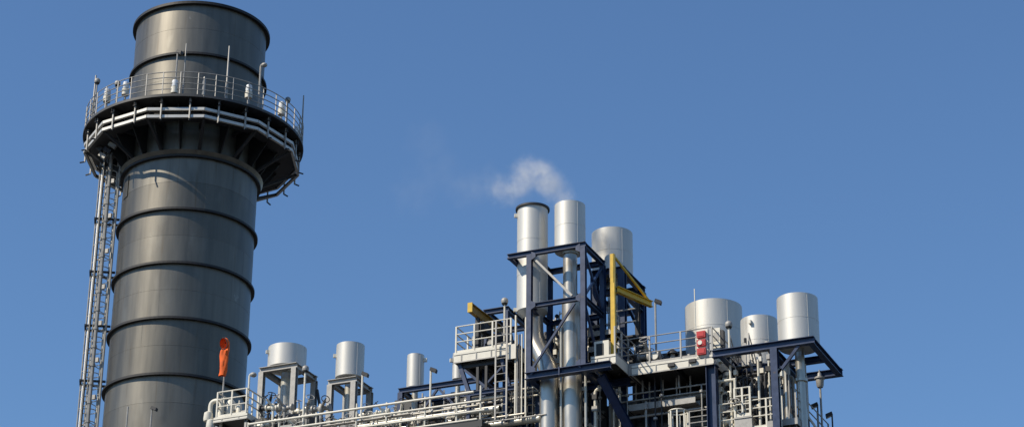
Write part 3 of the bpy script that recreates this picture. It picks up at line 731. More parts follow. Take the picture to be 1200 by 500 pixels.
# windsock
pw = P(260, 470, YC+0.3); ztp = P(261, 402, YC+0.3).z
t = thing('windsock', (pw.x, YC+0.3, ZC), 'limp orange windsock hanging from a thin pole before the stack', 'windsock')
xw = P(261, 430, YC+0.3).x
MB().tube((pw.x, YC+0.3, ZC), (xw+0.12, YC+0.3, ztp-0.02), 0.035, 8).build('pole', 'galv', t)
hub = V((xw+0.12, YC+0.3, ztp))
rw = random.Random(3); n = 20
mouth = (V((-0.35, -0.9, -0.28))).normalized(); ea = mouth.cross(V((0,0,1))).normalized(); eb = ea.cross(mouth)
cen = hub+V((0.10, -0.42, -0.20))
MB().bar(hub+V((0,0,-0.1)), cen+V((0,0.1,0.1)), 0.03).build('bracket', 'dark', t)
MB().sweep([cen+(ea*math.cos(k*math.pi/10)+eb*math.sin(k*math.pi/10))*0.235 for k in range(20)], 0.016, 5, closed=True).build('hoop', 'dark', t)
path = [(cen, mouth, 0.235), (cen-mouth*0.10+V((0,0,0.0)), mouth, 0.235), (cen-mouth*0.15+V((0,0,-0.10)), (mouth+V((0,0,0.6))).normalized(), 0.21),
        (cen-mouth*0.16+V((-0.03,0,-0.30)), V((0.1,-0.25,1)).normalized(), 0.18), (cen-mouth*0.16+V((-0.07,0,-0.52)), V((0,0,1)), 0.165), (cen-mouth*0.15+V((-0.06,0,-0.75)), V((0,0,1)), 0.15),
        (cen-mouth*0.16+V((-0.09,0,-0.98)), V((0,0,1)), 0.16), (cen-mouth*0.15+V((-0.07,0,-1.18)), V((0,0,1)), 0.145), (cen-mouth*0.15+V((-0.10,0,-1.36)), V((0.1,0,1)).normalized(), 0.15)]
vs = []
for j, (c_, w_, r_) in enumerate(path):
    e1 = w_.cross(V((0,1,0.35)) if abs(w_.z) > 0.7 else V((0,0,1))).normalized()
    if e1.dot(ea) < 0: e1 = -e1
    e2 = e1.cross(w_)
    for k in range(n):
        an = 2*math.pi*k/n; q_ = 1+(0.22*math.sin(3*an+j*0.9)+0.1*math.sin(5*an-j*1.7)+rw.uniform(-.06, .06))*(j > 2)
        vs.append(c_+(e1*math.cos(an)+e2*math.sin(an)*(0.7 if j > 3 else 1))*r_*q_)
MB().add(vs, [(j*n+k, j*n+(k+1) % n, (j+1)*n+(k+1) % n, (j+1)*n+k) for j in range(len(path)-1) for k in range(n)], True).build('sock', 'orange', t)
pg = P(287, 480, YC+0.2)
lamp((c1.x-0.05, YC+0.25, ZC), P(287, 440, YC+0.25).z, 'goose', 'white goose neck lamp post beside the windsock', 0.04, m='white')

# lamp posts on a low gallery in front of the stack
zq0 = P(178, 478, 75.3).z-2.6
gl = thing('stack_gallery', (-49.5, 75.2, 0), 'low gallery in front of the stack carrying two poles', 'platform')
MB().box((-51.6, 74.7, zq0-0.15), (XL-0.02, 75.75, zq0)).build('deck', 'grating', gl)
for xx in (-51.4, -48): MB().hbeam((xx, 75.2, 0), (xx, 75.2, zq0-0.151), 0.25, 0.25, up=(0,1,0)).build('leg', 'navy', gl)
for (px, py, st, lab) in ((150, 476, 'none', 'thin bare pole before the lower left of the stack'), (178, 478, 'flood', 'lamp post with dark floodlight before the lower stack')):
    p = P(px, py, 75.3); lamp((p.x, 75.3, zq0), p.z, st, lab, 0.035, 0.1)

# ------------------------------------------------------------------ crane platform (left of blue tower)
YD = 71.6
d0 = P(532, 423, YD); d1 = P(602, 410, YD); zD = P(565, 409.5, YD).z
platform(d0.x, d1.x, YD, YD+2.2, zD, 'cream edged service platform under the yellow hoist beam', 0.36, 'white', joist=0.8)
guardrail([(d0.x+0.05, YD+2.1, zD), (d0.x+0.05, YD+0.05, zD), (P(598, 400, YD).x, YD+0.05, zD)], 'white guardrail on the hoist platform', 1.1, 3, 0.85, 0.024, 0.028, 'white')
kb = thing('bracket_frame', ((d0.x+d1.x)/2, YD+0.3, ZW), 'dark knee braced brackets under the hoist platform', 'steel frame')
z0 = zD-0.37; zl = z0-1.15
for y in (YD+0.2, YD+1.9):
    for (xa, xb) in ((d0.x+0.15, d0.x+0.55), (d1.x-0.55, d1.x-0.25)):
        MB().hbeam((xa, y, z0-0.001), (xb, y, zl), 0.16, 0.14).build('leg', 'navy', kb)
    MB().hbeam((d0.x+0.15, y, z0-0.1), (d1.x-0.15, y, z0-0.1), 0.18, 0.14).build('beam', 'dark', kb)
    MB().bar((d0.x+0.3, y, z0-0.2), (d0.x+1.35, y, zl), 0.09).build('brace', 'navy', kb)
    MB().bar((d1.x-0.45, y, z0-0.25), (d0.x+1.0, y, zl), 0.07).build('brace', 'navy', kb)
    MB().hbeam((d0.x+0.3, y, zl-0.08), (d1.x, y, zl-0.08), 0.16, 0.14).build('beam', 'navy', kb)
    for xx in (d0.x+0.9, d0.x+1.25): MB().hbeam((xx, y, zl), (xx, y, z0-0.2), 0.12, 0.1, up=(0,1,0)).build('leg', 'dark', kb)
    for xx in (d0.x+0.55, d1.x-0.4): MB().hbeam((xx, y, ZW), (xx, y, zl-0.16), 0.14, 0.14, up=(0,1,0)).build('leg', 'navy', kb)
# yellow monorail hoist beam
h0 = P(554, 361, YD+0.1); zH = h0.z
mono = thing('hoist_beam', (h0.x, YD+0.1, zH), 'yellow hoist beam jutting over the service platform', 'hoist beam')
MB().hbeam((h0.x, YD-0.1, zH-0.05), (h0.x+0.1, YD+3.0, zH-0.05), 0.36, 0.17, 0.03).build('beam', 'yellowshade', mono)
MB().box((h0.x-0.095, YD-0.16, zH-0.235), (h0.x+0.095, YD-0.11, zH+0.14)).build('end_plate', 'yellow', mono)
for yy in (YD+0.45, YD+2.4):
    MB().hbeam((h0.x+0.05, yy, zD), (h0.x+0.05, yy, zH-0.27), 0.14, 0.14, up=(0,1,0)).build('post', 'dark', mono)
hz = thing('chain_hoist', (h0.x+0.1, YD+0.75, zH-0.8), 'dark chain hoist hanging under the yellow beam', 'hoist')
MB().box((h0.x-0.13, YD+0.65, zH-0.75), (h0.x+0.27, YD+1.25, zH-0.38)).build('body', 'dark', hz)
MB().tube((h0.x+0.07, YD+0.85, zH-0.38), (h0.x+0.07, YD+0.85, zH-0.255), 0.06, 8).build('trolley', 'galv', hz)
MB().tube((h0.x-0.18, YD+0.9, zH-0.56), (h0.x-0.13, YD+0.9, zH-0.56), 0.17, 14).build('wheel', 'galv', hz)
MB().tube((h0.x+0.07, YD+0.8, zH-1.5), (h0.x+0.07, YD+0.8, zH-0.75), 0.025, 6).build('chain', 'galv', hz)
# dark frame behind it
yb = YD+1.9; fa = P(571, 366, yb); fb = P(595, 361, yb)
frame('drum_stand', 'dark blue portal frame behind the yellow hoist beam', fa.x, fb.x, yb-0.1, yb+1.9, ZK, P(590, 361, yb).z, 'navy', 0.2, mids=(zD+0.2, zD+1.1))
lb = P(591, 395, YD+0.25); lamp((lb.x, YD+0.25, zD), P(591, 353, YD+0.25).z, 'round', 'round headed lamp post on the hoist platform', 0.035, m='white')
# panel and gear on the platform
for (px, w, h, m_, lab) in ((578, 0.2, 0.7, 'dark', 'dark pump unit on the hoist platform'), (560, 0.15, 0.9, 'galv', 'grey control stand at the left of the hoist platform')):
    p = P(px, 405, YD+0.9)
    t = thing('equipment_unit', (p.x, YD+0.9, zD), lab, 'equipment')
    MB().box((p.x-w, YD+0.7, zD), (p.x+w, YD+1.1, zD+h)).build('cabinet', m_, t)
    MB().tube((p.x, YD+0.69, zD+h*0.7), (p.x, YD+0.62, zD+h*0.7), w*0.6, 12).build('dial', 'galv', t)
p = P(585, 400, YD+1.5)
t = thing('winch_unit', (p.x, YD+1.5, zD), 'dark winch machine at the back of the hoist platform', 'winch')
MB().box((p.x-0.45, YD+1.2, zD), (p.x+0.5, YD+1.8, zD+0.75)).build('housing', 'dark', t)
MB().tube((p.x-0.3, YD+1.5, zD+0.95), (p.x+0.4, YD+1.5, zD+0.95), 0.26, 16).build('drum', 'dark', t)
for xx in (p.x-0.35, p.x+0.4): MB().tube((xx, YD+1.5, zD+0.95), (xx+0.04, YD+1.5, zD+0.95), 0.34, 16).build('drum_flange', 'casing', t)
MB().box((p.x-0.2, YD+1.17, zD+0.3), (p.x+0.1, YD+1.198, zD+0.6)).build('name_plate', 'galv', t)
# vertical stile ladder / white panel right of platform
px0 = P(600, 420, YD+0.1)
t = thing('notice_board', (px0.x, YD-0.02, zD-0.7), 'blank cream panel at the right end of the hoist platform', 'panel')
MB().box((px0.x-0.18, YD-0.06, zD-0.55), (px0.x+0.22, YD-0.01, zD+0.02)).build('panel', 'white', t)
sl_ = thing('fixed_ladder', (P(585, 440, YD).x, YD-0.15, ZW), 'white fixed ladder climbing to the hoist platform', 'ladder')
xa, xb = P(580, 440, YD-0.2).x, P(593, 440, YD-0.2).x
for x in (xa, xb): MB().bar((x, YD-0.15, ZW), (x, YD-0.15, zD+1.0), 0.06, 0.04).build('stringer', 'galv', sl_)
z = ZW+0.25
while z < zD+0.9: MB().tube((xa, YD-0.15, z), (xb, YD-0.15, z), 0.016, 6).build('rung', 'galv', sl_); z += 0.3
# shuttered lattice panel x 605-620
sc_ = thing('cable_ladder', (P(610, 430, YD).x, YD, ZW), 'upright grey cable ladder left of the blue tower column', 'cable tray')
xa, xb = P(603, 420, YD).x, P(615, 420, YD).x
for x in (xa, xb): MB().bar((x, YD+0.1, ZW), (x, YD+0.1, zD+1.2), 0.05, 0.09).build('side_rail', 'white', sc_)
for i in range(3): MB().tube((xa+0.09*(i+1), YD+0.05, ZW), (xa+0.09*(i+1), YD+0.05, zD+0.4), 0.03, 6).build('cable', ['galv', 'dark', 'white'][i], sc_)

# ------------------------------------------------------------------ blue tower
YT = 71.0; YT2 = 72.9
tx0, tx1 = P(620.5, 365, YT).x, P(684, 355, YT).x
ztT = P(660, 287.5, YT).z; zm = P(650, 354, YT).z; zb = P(668, 434, YT).z
xcl = P(595, 300, YT).x
tw = frame('steel_tower', 'tall navy steel tower frame carrying the two tall vent drums', tx0, tx1, YT, YT2, zb+0.12, ztT, 'navy', 0.19, xl=xcl, mids=(zm,),
    brace=[((tx0+0.15, YT, ztT-0.3), (tx1-0.45, YT, zm+0.15), 'galv'), ((tx0+0.1, YT, zb+0.25), (tx1-0.35, YT, zm-0.15), 'navy'),
           ((tx1, YT+0.12, ztT-0.35), (tx1, YT2-0.12, zm+0.15), 'navy'), ((tx1, YT2-0.12, ztT-0.35), (tx1, YT+0.12, zm+0.15), 'navy'),
           ((tx1, YT+0.12, zm-0.2), (tx1, YT2-0.12, zb+0.3), 'navy'), ((tx0, YT2, zm-0.2), (tx1, YT2, zb+0.3), 'navy'), ((tx0, YT2, ztT-0.3), (tx1, YT2, zm+0.2), 'navy')])
xbl = P(716, 427, YT).x
MB().hbeam((tx0-0.12, YT, zb), (xbl, YT, zb), 0.26, 0.3).build('base_beam', 'navy', tw)
MB().hbeam((tx0-0.12, YT2, zb), (xbl, YT2, zb), 0.26, 0.3).build('base_beam', 'navy', tw)
MB().box((P(657, 435, YT).x-0.02, YT-0.162, zb-0.16), (P(657, 435, YT).x+0.02, YT-0.05, zb+0.16)).build('splice_plate', 'navy', tw)
for x in (tx0, tx1): MB().hbeam((x, YT+0.15, zb), (x, YT2-0.15, zb), 0.24, 0.24).build('base_beam', 'navy', tw)
# supports below the base beam
MB().hbeam((P(613, 470, YT+0.3).x, YT2, 0), (P(613, 470, YT+0.3).x, YT2, zb-0.14), 0.3, 0.3, up=(0,1,0)).build('lower_column', 'navy', tw)
pa = P(704, 432, YT+0.6); pb = P(724, 500, YT+0.6)
MB().hbeam((pa.x, YT+0.6, zb-0.13), (pb.x+0.25, YT+2.9, pb.z-0.6), 0.3, 0.3, up=(0,1,0)).build('knee_brace', 'navy', tw)
# drums on the tower
YS = 71.95
s, sx, sr, szt, szb = silencer(624, 238, 359, 36, YS, 'tall slim vent drum with dark rim, left of the steaming one', rim=True, lugs=((-1.45, 0.93), (-1.5, 0.02)))
pp = P(641, 470, YS-0.4)
pbot = P(627, 385, YS)
riser([(sx+0.05, YS, szb), (sx+0.10, YS, P(630, 400, YS).z), (pp.x, YS-0.2, P(640, 432, YS-0.2).z), (pp.x, YS-0.2, 20)], 0.345, 'wide silver riser with an elbow below the left tall drum', 'stainless', bend=0.45)
MB().lathe((sx, YS, szb), [(0.34, -0.25), (sr-0.02, -0.021)], 40).build('reducer_cone', 'alu', s)
s5, sx5, sr5, szt5, szb5 = silencer(668, 234, 288, 36, YS, 'tall vent drum giving off steam on top of the blue tower', lugs=((0.0, 0.02),))
zz = P(668, 355, YS).z
riser([(sx5, YS, szb5), (sx5, YS, zz)], 0.265, 'narrow silver riser pipe below the steaming drum', 'stainless', [(sx5, YS, szb5-0.08)])
riser([(sx5+0.05, YS, zz), (sx5+0.12, YS, 20)], 0.36, 'fat dull silver pipe continuing down inside the blue tower', 'stainless', n=28)
for (px, r, lab) in ((684, 0.05, 'thin pale drain pipe by the right column of the blue tower'), (655, 0.045, 'thin pipe between the two silver risers')):
    p = P(px, 470, YS-0.5); riser([(p.x, YS-0.3, zb+2.0), (p.x, YS-0.3, 20)], r, lab, 'insul', n=8)
# gusset plates at the tower joints
for (x, z) in ((tx0, ztT-0.24), (tx1, ztT-0.24), (tx0, zm), (tx1, zm), (tx0, zb+0.2), (tx1, zb+0.2)):
    sgn = 1 if x == tx0 else -1
    q = [(x+sgn*0.10, z-0.17), (x+sgn*0.10, z+0.17), (x+sgn*0.27, z+0.08), (x+sgn*0.27, z-0.08)]
    MB().add([(a_, YT-0.10, b_) for a_, b_ in q]+[(a_, YT-0.085, b_) for a_, b_ in q], [(0,1,2,3),(7,6,5,4)]+[(i_, (i_+1) % 4, 4+(i_+1) % 4, 4+i_) for i_ in range(4)]).build('gusset_plate', 'navy', tw)
# fittings and small pipes behind the tower
mf = thing('manifold_screen', ((tx0+tx1)/2, YT2+1.5, zb), 'dark backing panels behind the blue tower pipework', 'screen')
for k in range(5):
    xa = tx0-0.75+(tx1-tx0+0.3)*k/5; MB().box((xa+0.01, YT2+1.45, zb-1.5), (xa+(tx1-tx0+0.3)/5-0.01, YT2+1.5, zm+0.35-0.15*(k % 2))).build('panel', 'casing', mf)
for z in (zb+0.6, zm-0.5): MB().hbeam((tx0-0.75, YT2+1.40, z), (tx1-0.45, YT2+1.40, z), 0.12, 0.08).build('girt', 'dark', mf)
for k in range(40):
    x = rnd.uniform(tx0-0.3, tx1-0.4); z = rnd.uniform(zb+0.6, zm+0.7); y = YT2+rnd.uniform(0.25, 1.2); mm = rnd.choice(['white', 'insul', 'galv', 'dark', 'white']); r_ = rnd.choice((0.025, 0.04, 0.065))
    lab = '%s %s pipe fitting inside the tower, %s, %s, %s' % ({0.025: 'thin', 0.04: 'slim', 0.065: 'stout'}[r_], TONE[mm], ['low', 'mid height', 'high'][min(2, int(3*(z-zb-0.6)/(zm-zb+0.1)))], ['left of the risers', 'between the risers', 'right of the risers'][min(2, int(3*(x-tx0+0.3)/(tx1-tx0-0.1)))], 'front' if y < YT2+0.7 else 'back')
    t = thing('small_pipe', (x, y, z), lab, 'pipe', 'fittings seen through the blue tower')
    x2 = x+rnd.uniform(-.5, .5)
    MB().sweep([(x, y, z-0.8), (x, y, z), (x2, y, z+rnd.uniform(0, .2)), (x2, y+0.2, z+0.6)], r_, 8, 0.1, 3).build('pipe_run', mm, t)
    w = rnd.uniform(0.05, 0.13); MB().box((x-w, y-0.1, z-0.45), (x+w, y+0.1, z-0.25)).build('fitting', rnd.choice(['white', 'galv', 'white', 'dark']), t)
    MB().tube((x2, y-0.05, z+0.3), (x2, y-0.12, z+0.3), 0.08, 10).build('gauge', rnd.choice(['white', 'dark']), t)
ml = thing('service_platform', (tx0+1, YT2+0.7, zm), 'dark inner catwalk behind the blue tower', 'platform')
for z in (zm-0.9, zb+0.3):
    MB().box((tx0+0.3, YT2+0.2, z), (tx1+1.2, YT2+1.2, z+0.06)).build('deck', 'dark', ml)
for x in (tx0+0.35, tx1+1.1): MB().hbeam((x, YT2+0.7, ZK), (x, YT2+0.7, zm+0.6), 0.16, 0.16, up=(0,1,0)).build('column', 'dark', ml)
for z in (zm-0.3, zm+0.2, zm-1.6, zb+0.9): MB().tube((tx0+0.3, YT2+0.25, z), (tx1+1.2, YT2+0.25, z), 0.03, 6).build('rail', 'galv', ml)

# ------------------------------------------------------------------ right of tower: silencer on blue frame, davit crane
YK = 73.4
k0, k1 = P(697, 330, YK).x, P(729, 330, YK).x
ztK = P(727, 313, YK).z
frame('drum_stand', 'navy frame carrying the drum behind the yellow davit', k0, k1, YK, YK+2.1, ZK, ztK, 'navy', 0.26, mids=(ztK-0.95,), brace=[((k1, YK+0.1, ztK-1.1), (k1, YK+1.9, ztK-2.0), None), ((k0, YK, ztK-1.1), (k1, YK, ztK-2.2), 'galv')])
s, sx, sr, szt, szb = silencer(717.5, 265, 317, 48, YK+1.05, 'wide vent drum behind the yellow davit crane', lugs=((-1.35, 0.62),))
riser([(sx, YK+1.05, szb), (sx, YK+1.05, ZK)], 0.2, 'pale riser below the wide drum by the davit', 'insul', [(sx, YK+1.05, szb-0.1)])

# front small platform and main deck
zG = P(790, 422, 72.4).z
YG1, YG = 71.0, 72.4
g0, g1 = P(690, 425, YG1).x, P(719, 420, YG1).x
platform(g0, g1, YG1+0.2, YG+0.9, zG+0.08, 'small cream edged platform at the foot of the yellow davit', 0.34, 'white', joist=0.6)
m0, m1 = P(740, 430, YG).x, P(836, 415, YG).x
platform(m0, m1, YG, 79.0, zG, 'large cream edged main deck right of the blue tower', 0.34, 'white')
platform(g1+0.02, m0-0.02, YG+0.0, 79.0, zG-0.03, 'narrow grated link deck between davit platform and main deck', 0.3, 'galv', joist=0.5)
# landings right of the tower
for k, z in enumerate((zG+0.55, zG+1.15, zG+1.75)):
    a = P(690, 390, 73.0).x; b = P(727, 390, 73.0).x
    t = thing('grated_landing', ((a+b)/2, 73.0, z), '%s grey grated landing between the tower and the davit frame' % ['lower', 'middle', 'upper'][k], 'platform', 'landings right of the tower')
    MB().box((a, 72.95, z-0.04), (b, 74.6, z)).build('deck', 'grating', t)
    MB().box((a, 72.9, z-0.14), (b, 72.945, z+0.06)).build('toe_plate', 'galv', t)
    for xx in (a+0.05, b-0.05): MB().bar((xx, 72.97, z-0.6), (xx, 72.97, z+0.55), 0.05).build('post', 'galv', t)
    MB().tube((a, 72.97, z+0.3), (b, 72.97, z+0.3), 0.02, 6).build('rail', 'galv', t)
guardrail([(m0-0.5, YG+0.05, zG), (m1-0.05, YG+0.05, zG), (m1-0.05, 78.5, zG)], 'galvanised guardrail along the main deck edge by the red boxes', 1.1, 3, 1.15, 0.022, 0.028, 'galv')
guardrail([(g1-0.04, YG1+0.25, zG+0.08), (g1-0.04, YG+0.85, zG+0.08)], 'short grey guardrail beside the yellow davit post', 1.1, 3, 0.7, 0.022, 0.028, 'galv')
# lower edge brackets with small dark clamps
cl_ = thing('edge_light', (m1-0.8, YG-0.05, zG-0.15), 'small dark fitting on the main deck edge, right one', 'fitting')
MB().box((m1-0.9, YG-0.12, zG-0.2), (m1-0.65, YG-0.005, zG-0.08)).build('body', 'dark', cl_)
cl_ = thing('edge_light', (m1-1.5, YG-0.05, zG-0.15), 'small dark fitting on the main deck edge, left one', 'fitting')
MB().box((m1-1.7, YG-0.12, zG-0.24), (m1-1.45, YG-0.005, zG-0.12)).build('body', 'dark', cl_)
# davit
yd = 71.75; dv = P(719, 380, yd); ztv = P(718, 298, yd).z; zar = P(722, 337, yd).z
dav = thing('davit_crane', (dv.x, yd, zG+0.08), 'yellow davit crane with braced arm', 'crane')
MB().box((dv.x-0.08, yd-0.08, zG+0.09), (dv.x+0.08, yd+0.08, ztv)).build('post', 'yellow', dav)
MB().box((dv.x-0.2, yd-0.2, zG+0.081), (dv.x+0.2, yd+0.2, zG+0.13)).build('base_plate', 'yellow', dav)
MB().hbeam((dv.x+0.1, yd+0.15, zar), (dv.x+0.75, yd+2.0, zar), 0.24, 0.16, 0.025).build('arm', 'yellow', dav)
MB().bar((dv.x+0.05, yd+0.1, ztv-0.1), (dv.x+0.7, yd+1.85, zar+0.1), 0.07).build('tie', 'yellow', dav)
MB().tube((dv.x-0.05, yd-0.2, ztv-1.0), (dv.x-0.05, yd-0.2, ztv+0.35), 0.012, 5).build('rod', 'galv', dav)
# white cabinet beside the davit
wb = P(697, 410, YG1+0.5); we = P(714, 410, YG1+0.5)
t = thing('control_cabinet', ((wb.x+we.x)/2, YG1+0.5, zG+0.08), 'white framed control cabinet with dark window beside the davit', 'cabinet')
MB().box((wb.x, YG1+0.45, zG+0.081), (we.x, YG1+0.8, zG+0.78)).build('cabinet', 'white', t)
MB().box((wb.x+0.08, YG1+0.435, zG+0.2), (we.x-0.2, YG1+0.448, zG+0.68)).build('window', 'black', t)
# lamp posts and rod on the main deck
p = P(769, 410, YG+0.3); lamp((p.x, YG+0.3, zG), P(769, 353, YG+0.3).z, 'flood', 'tall lamp post with small floodlight at the middle of the main deck', 0.04, 0.2)
t = thing('round_gauge', (p.x, YG+0.1, zG+0.02), 'round white disc gauge at the foot of the main deck lamp post', 'gauge')
MB().tube((p.x, YG+0.16, zG+0.33), (p.x, YG+0.10, zG+0.33), 0.13, 18).build('dial', 'white', t)
MB().tube((p.x, YG+0.2, zG), (p.x, YG+0.2, zG+0.33), 0.025, 6).build('stand', 'galv', t)
MB().tube((p.x, YG+0.21, zG+0.33), (p.x, YG+0.16, zG+0.33), 0.06, 8).build('boss', 'galv', t)
p = P(815.5, 400, YG+0.2); t = thing('lightning_rod', (p.x, YG+0.2, zG), 'thin white lightning rod beside the red boxes', 'rod')
MB().tube((p.x, YG+0.2, zG), (p.x, YG+0.2, P(815, 338, YG+0.2).z), 0.022, 6).build('rod', 'white', t)
MB().box((p.x-0.08, YG+0.12, zG), (p.x+0.08, YG+0.28, zG+0.02)).build('base_plate', 'galv', t)
# red boxes in a rack
yr = YG-0.02; r0_ = P(817, 400, yr); r1_ = P(828, 400, yr)
t = thing('alarm_rack', ((r0_.x+r1_.x)/2, yr, zG), 'rack of three red boxes with a white disc at the main deck corner', 'alarm box')
zt_ = P(822, 387, yr).z; zb_ = P(822, 417, yr).z; hh = (zt_-zb_)/3
MB().box((r0_.x-0.03, yr+0.002, zb_-0.02), (r1_.x+0.05, yr+0.05, zt_+0.04)).build('back_plate', 'white', t)
for i in range(3):
    z0 = zb_+i*hh+0.02; z1 = zb_+(i+1)*hh-0.03
    bx_ = MB().box((r0_.x+0.015, yr-0.10, z0+0.02), (r1_.x-0.015, yr, z1-0.02)).build('red_box', 'red', t)
    MB().box((r0_.x+0.06, yr-0.115, z0+0.06), (r1_.x-0.06, yr-0.101, z1-0.06)).build('cover', 'red', bx_)
    if i == 1:
        MB().tube((r0_.x+0.14, yr-0.13, (z0+z1)/2), (r0_.x+0.14, yr-0.116, (z0+z1)/2), 0.085, 16).build('disc', 'white', bx_)
MB().bar((r1_.x+0.07, yr+0.05, zG), (r1_.x+0.07, yr+0.05, zt_+0.05), 0.04).build('post', 'galv', t)
# fire monitors (dark hooded fittings) on the deck
for (px, lab) in ((748, 'left'), (757, 'middle'), (788, 'right')):
    p = P(px, 405, YG+0.9)
    t = thing('hooded_vent', (p.x, YG+0.9, zG), 'stubby dark hooded vent on the main deck, %s one' % lab, 'vent', 'hooded vents on the main deck')
    MB().tube((p.x, YG+0.9, zG), (p.x, YG+0.9, zG+0.62), 0.09, 10).build('neck', 'galv', t)
    MB().lathe((p.x, YG+0.9, zG+0.6), [(0.22, 0), (0.2, 0.08), (0.05, 0.2), (0.001, 0.2)], 14).build('hood', 'dark', t)
p0 = P(795, 405, YG+1.2); p1 = P(812, 405, YG+1.2)
t = thing('skid_box', ((p0.x+p1.x)/2, YG+1.2, zG), 'low dark skid box behind the main deck guardrail', 'equipment')
MB().box((p0.x, YG+1.0, zG), (p1.x, YG+1.6, zG+0.55)).build('cabinet', 'dark', t)
for xx in (p0.x+0.1, p1.x-0.1): MB().box((xx-0.04, YG+0.97, zG), (xx+0.04, YG+0.998, zG+0.57)).build('strap', 'galv', t)
# upright white enclosure right of red rack
p0 = P(836, 400, YG+0.6); p1 = P(845, 400, YG+0.6)
t = thing('tall_cabinet', ((p0.x+p1.x)/2, YG+0.6, zG-0.6), 'narrow upright white cabinet right of the red boxes', 'cabinet')
MB().box((p0.x, YG+0.5, P(840, 425, YG+0.6).z), (p1.x, YG+0.75, P(840, 385, YG+0.6).z)).build('cabinet', 'white', t)
MB().box((p1.x+0.002, YG+0.52, P(840, 420, YG+0.6).z), (p1.x+0.12, YG+0.73, P(840, 388, YG+0.6).z)).build('side_box', 'dark', t)
MB().box((p0.x+0.04, YG+0.49, P(840, 400, YG+0.6).z), (p1.x-0.04, YG+0.499, P(840, 390, YG+0.6).z)).build('door', 'galv', t)
# left part of main deck: clutter near 735-750
for k in range(10):
    x = rnd.uniform(g1+0.1, m0+0.6); y = YG+rnd.uniform(0.3, 1.4)
    sz_ = 0.9+rnd.random()*0.5; mm = rnd.choice(['galv', 'white', 'dark'])
    valve(x, y, zG, '%s %s valve in the clutter %s' % ('large' if sz_ > 1.15 else 'small', TONE[mm], 'close to the davit post' if x < (g1+m0)/2+0.2 else 'at the left end of the main deck'), sz_, 'valves beside the davit', (rnd.uniform(-.5, .5), -0.6, 0.6), mm)

# ------------------------------------------------------------------ right end: beam frame and three drums
YI = 71.9
i0, i1 = P(835, 415, YI).x, P(951, 395, YI).x
ztI = P(950, 394.5, YI).z
fi = thing('drum_stand', (i0, YI, 0), 'long navy roof edge frame carrying the right hand drums', 'steel frame')
YI2 = YI+3.45
dI = 0.26
for y in (YI, YI2): MB().hbeam((i0, y, ztI-dI/2), (i1+0.1, y, ztI-dI/2), dI, 0.24).build('beam', 'navy', fi)
MB().hbeam((i0+0.4, YI+1.9, ztI-dI/2), (i1-0.14, YI+1.9, ztI-dI/2), dI*0.9, 0.2).build('beam', 'navy', fi)
for x in (i1-0.03, i1-1.55, i0+0.3): MB().hbeam((x, YI+0.13, ztI-dI/2), (x, YI2-0.13, ztI-dI/2), dI*0.95, 0.22).build('beam', 'navy', fi)
xcI = P(909, 450, YI).x
MB().hbeam((xcI, YI, 0), (xcI, YI, ztI-dI), 0.25, 0.25, up=(0,1,0)).build('column', 'navy', fi)
MB().hbeam((xcI, YI2, 0), (xcI, YI2, ztI-dI), 0.25, 0.25, up=(0,1,0)).build('column', 'navy', fi)
MB().bar((xcI+0.1, YI, ztI-1.2), (xcI+0.9, YI, ztI-dI), 0.1).build('brace', 'navy', fi)
s, sx9, sr9, szt9, szb9 = silencer(935, 342, 399, 48, YI+0.95, 'rightmost vent drum at the end of the navy frame', lugs=())
riser([(sx9, YI+0.95, szb9), (sx9+0.02, YI+0.95, 20)], 0.17, 'silver riser pipe below the rightmost drum', 'stainless', [(sx9, YI+0.95, ztI-1.2)])
p = P(918, 440, YI+1.0); riser([(p.x, YI+1.4, ztI-0.28), (p.x, YI+1.4, 20)], 0.13, 'slim silver pipe behind the right navy column', 'stainless', n=14)
s, sx8, sr8, szt8, szb8 = silencer(890, 368, 425, 43, YI+2.9, 'vent drum between its two larger neighbours on the right', lugs=((-0.45, 0.85),))
MB().lathe((sx8, YI+2.9, szb8), [(0.17, -0.5), (sr8-0.02, -0.021)], 40).build('reducer_cone', 'alu', s)
riser([(sx8, YI+2.9, szb8-0.45), (sx8, YI+2.9, 22)], 0.16, 'riser below the middle drum on the right', 'insul', n=14)
YS7 = YI+4.6
s, sx7, sr7, szt7, szb7 = silencer(836.5, 349, 410, 67, YS7, 'widest vent drum, behind the red boxes and lightning rod', lugs=())
riser([(sx7, YS7, szb7), (sx7, YS7, ZK)], 0.35, 'thick riser below the widest drum', 'insul')
t = thing('drum_stand', (sx7, YS7, ZK), 'dark stub frame under the widest drum', 'steel frame')
for ax in (-0.8, 0.8):
    for ay in (-0.8, 0.8): MB().hbeam((sx7+ax, YS7+ay, ZK), (sx7+ax, YS7+ay, szb7-0.02), 0.2, 0.2, up=(0,1,0)).build('column', 'navy', t)
# column H under the main deck corner
xH = P(834, 460, YG+0.1).x
t = thing('deck_column', (xH, YG+0.2, 0), 'bright navy column under the right corner of the main deck', 'column')
MB().hbeam((xH, YG+0.2, 0), (xH, YG+0.2, zG-0.36), 0.36, 0.34, up=(1,0,0)).build('shaft', 'navy', t)
MB().box((xH-0.22, YG+0.0, zG-0.36), (xH+0.22, YG+0.4, zG-0.342)).build('cap_plate', 'navy', t)
t = thing('deck_column', (m0+0.3, YG+1.4, 0), 'dark column under the left part of the main deck', 'column')
MB().hbeam((m0+0.3, YG+1.4, 0), (m0+0.3, YG+1.4, zG-0.36), 0.3, 0.3, up=(1,0,0)).build('shaft', 'navy', t)
MB().box((m0+0.1, YG+1.2, zG-0.36), (m0+0.5, YG+1.6, zG-0.342)).build('cap_plate', 'navy', t)

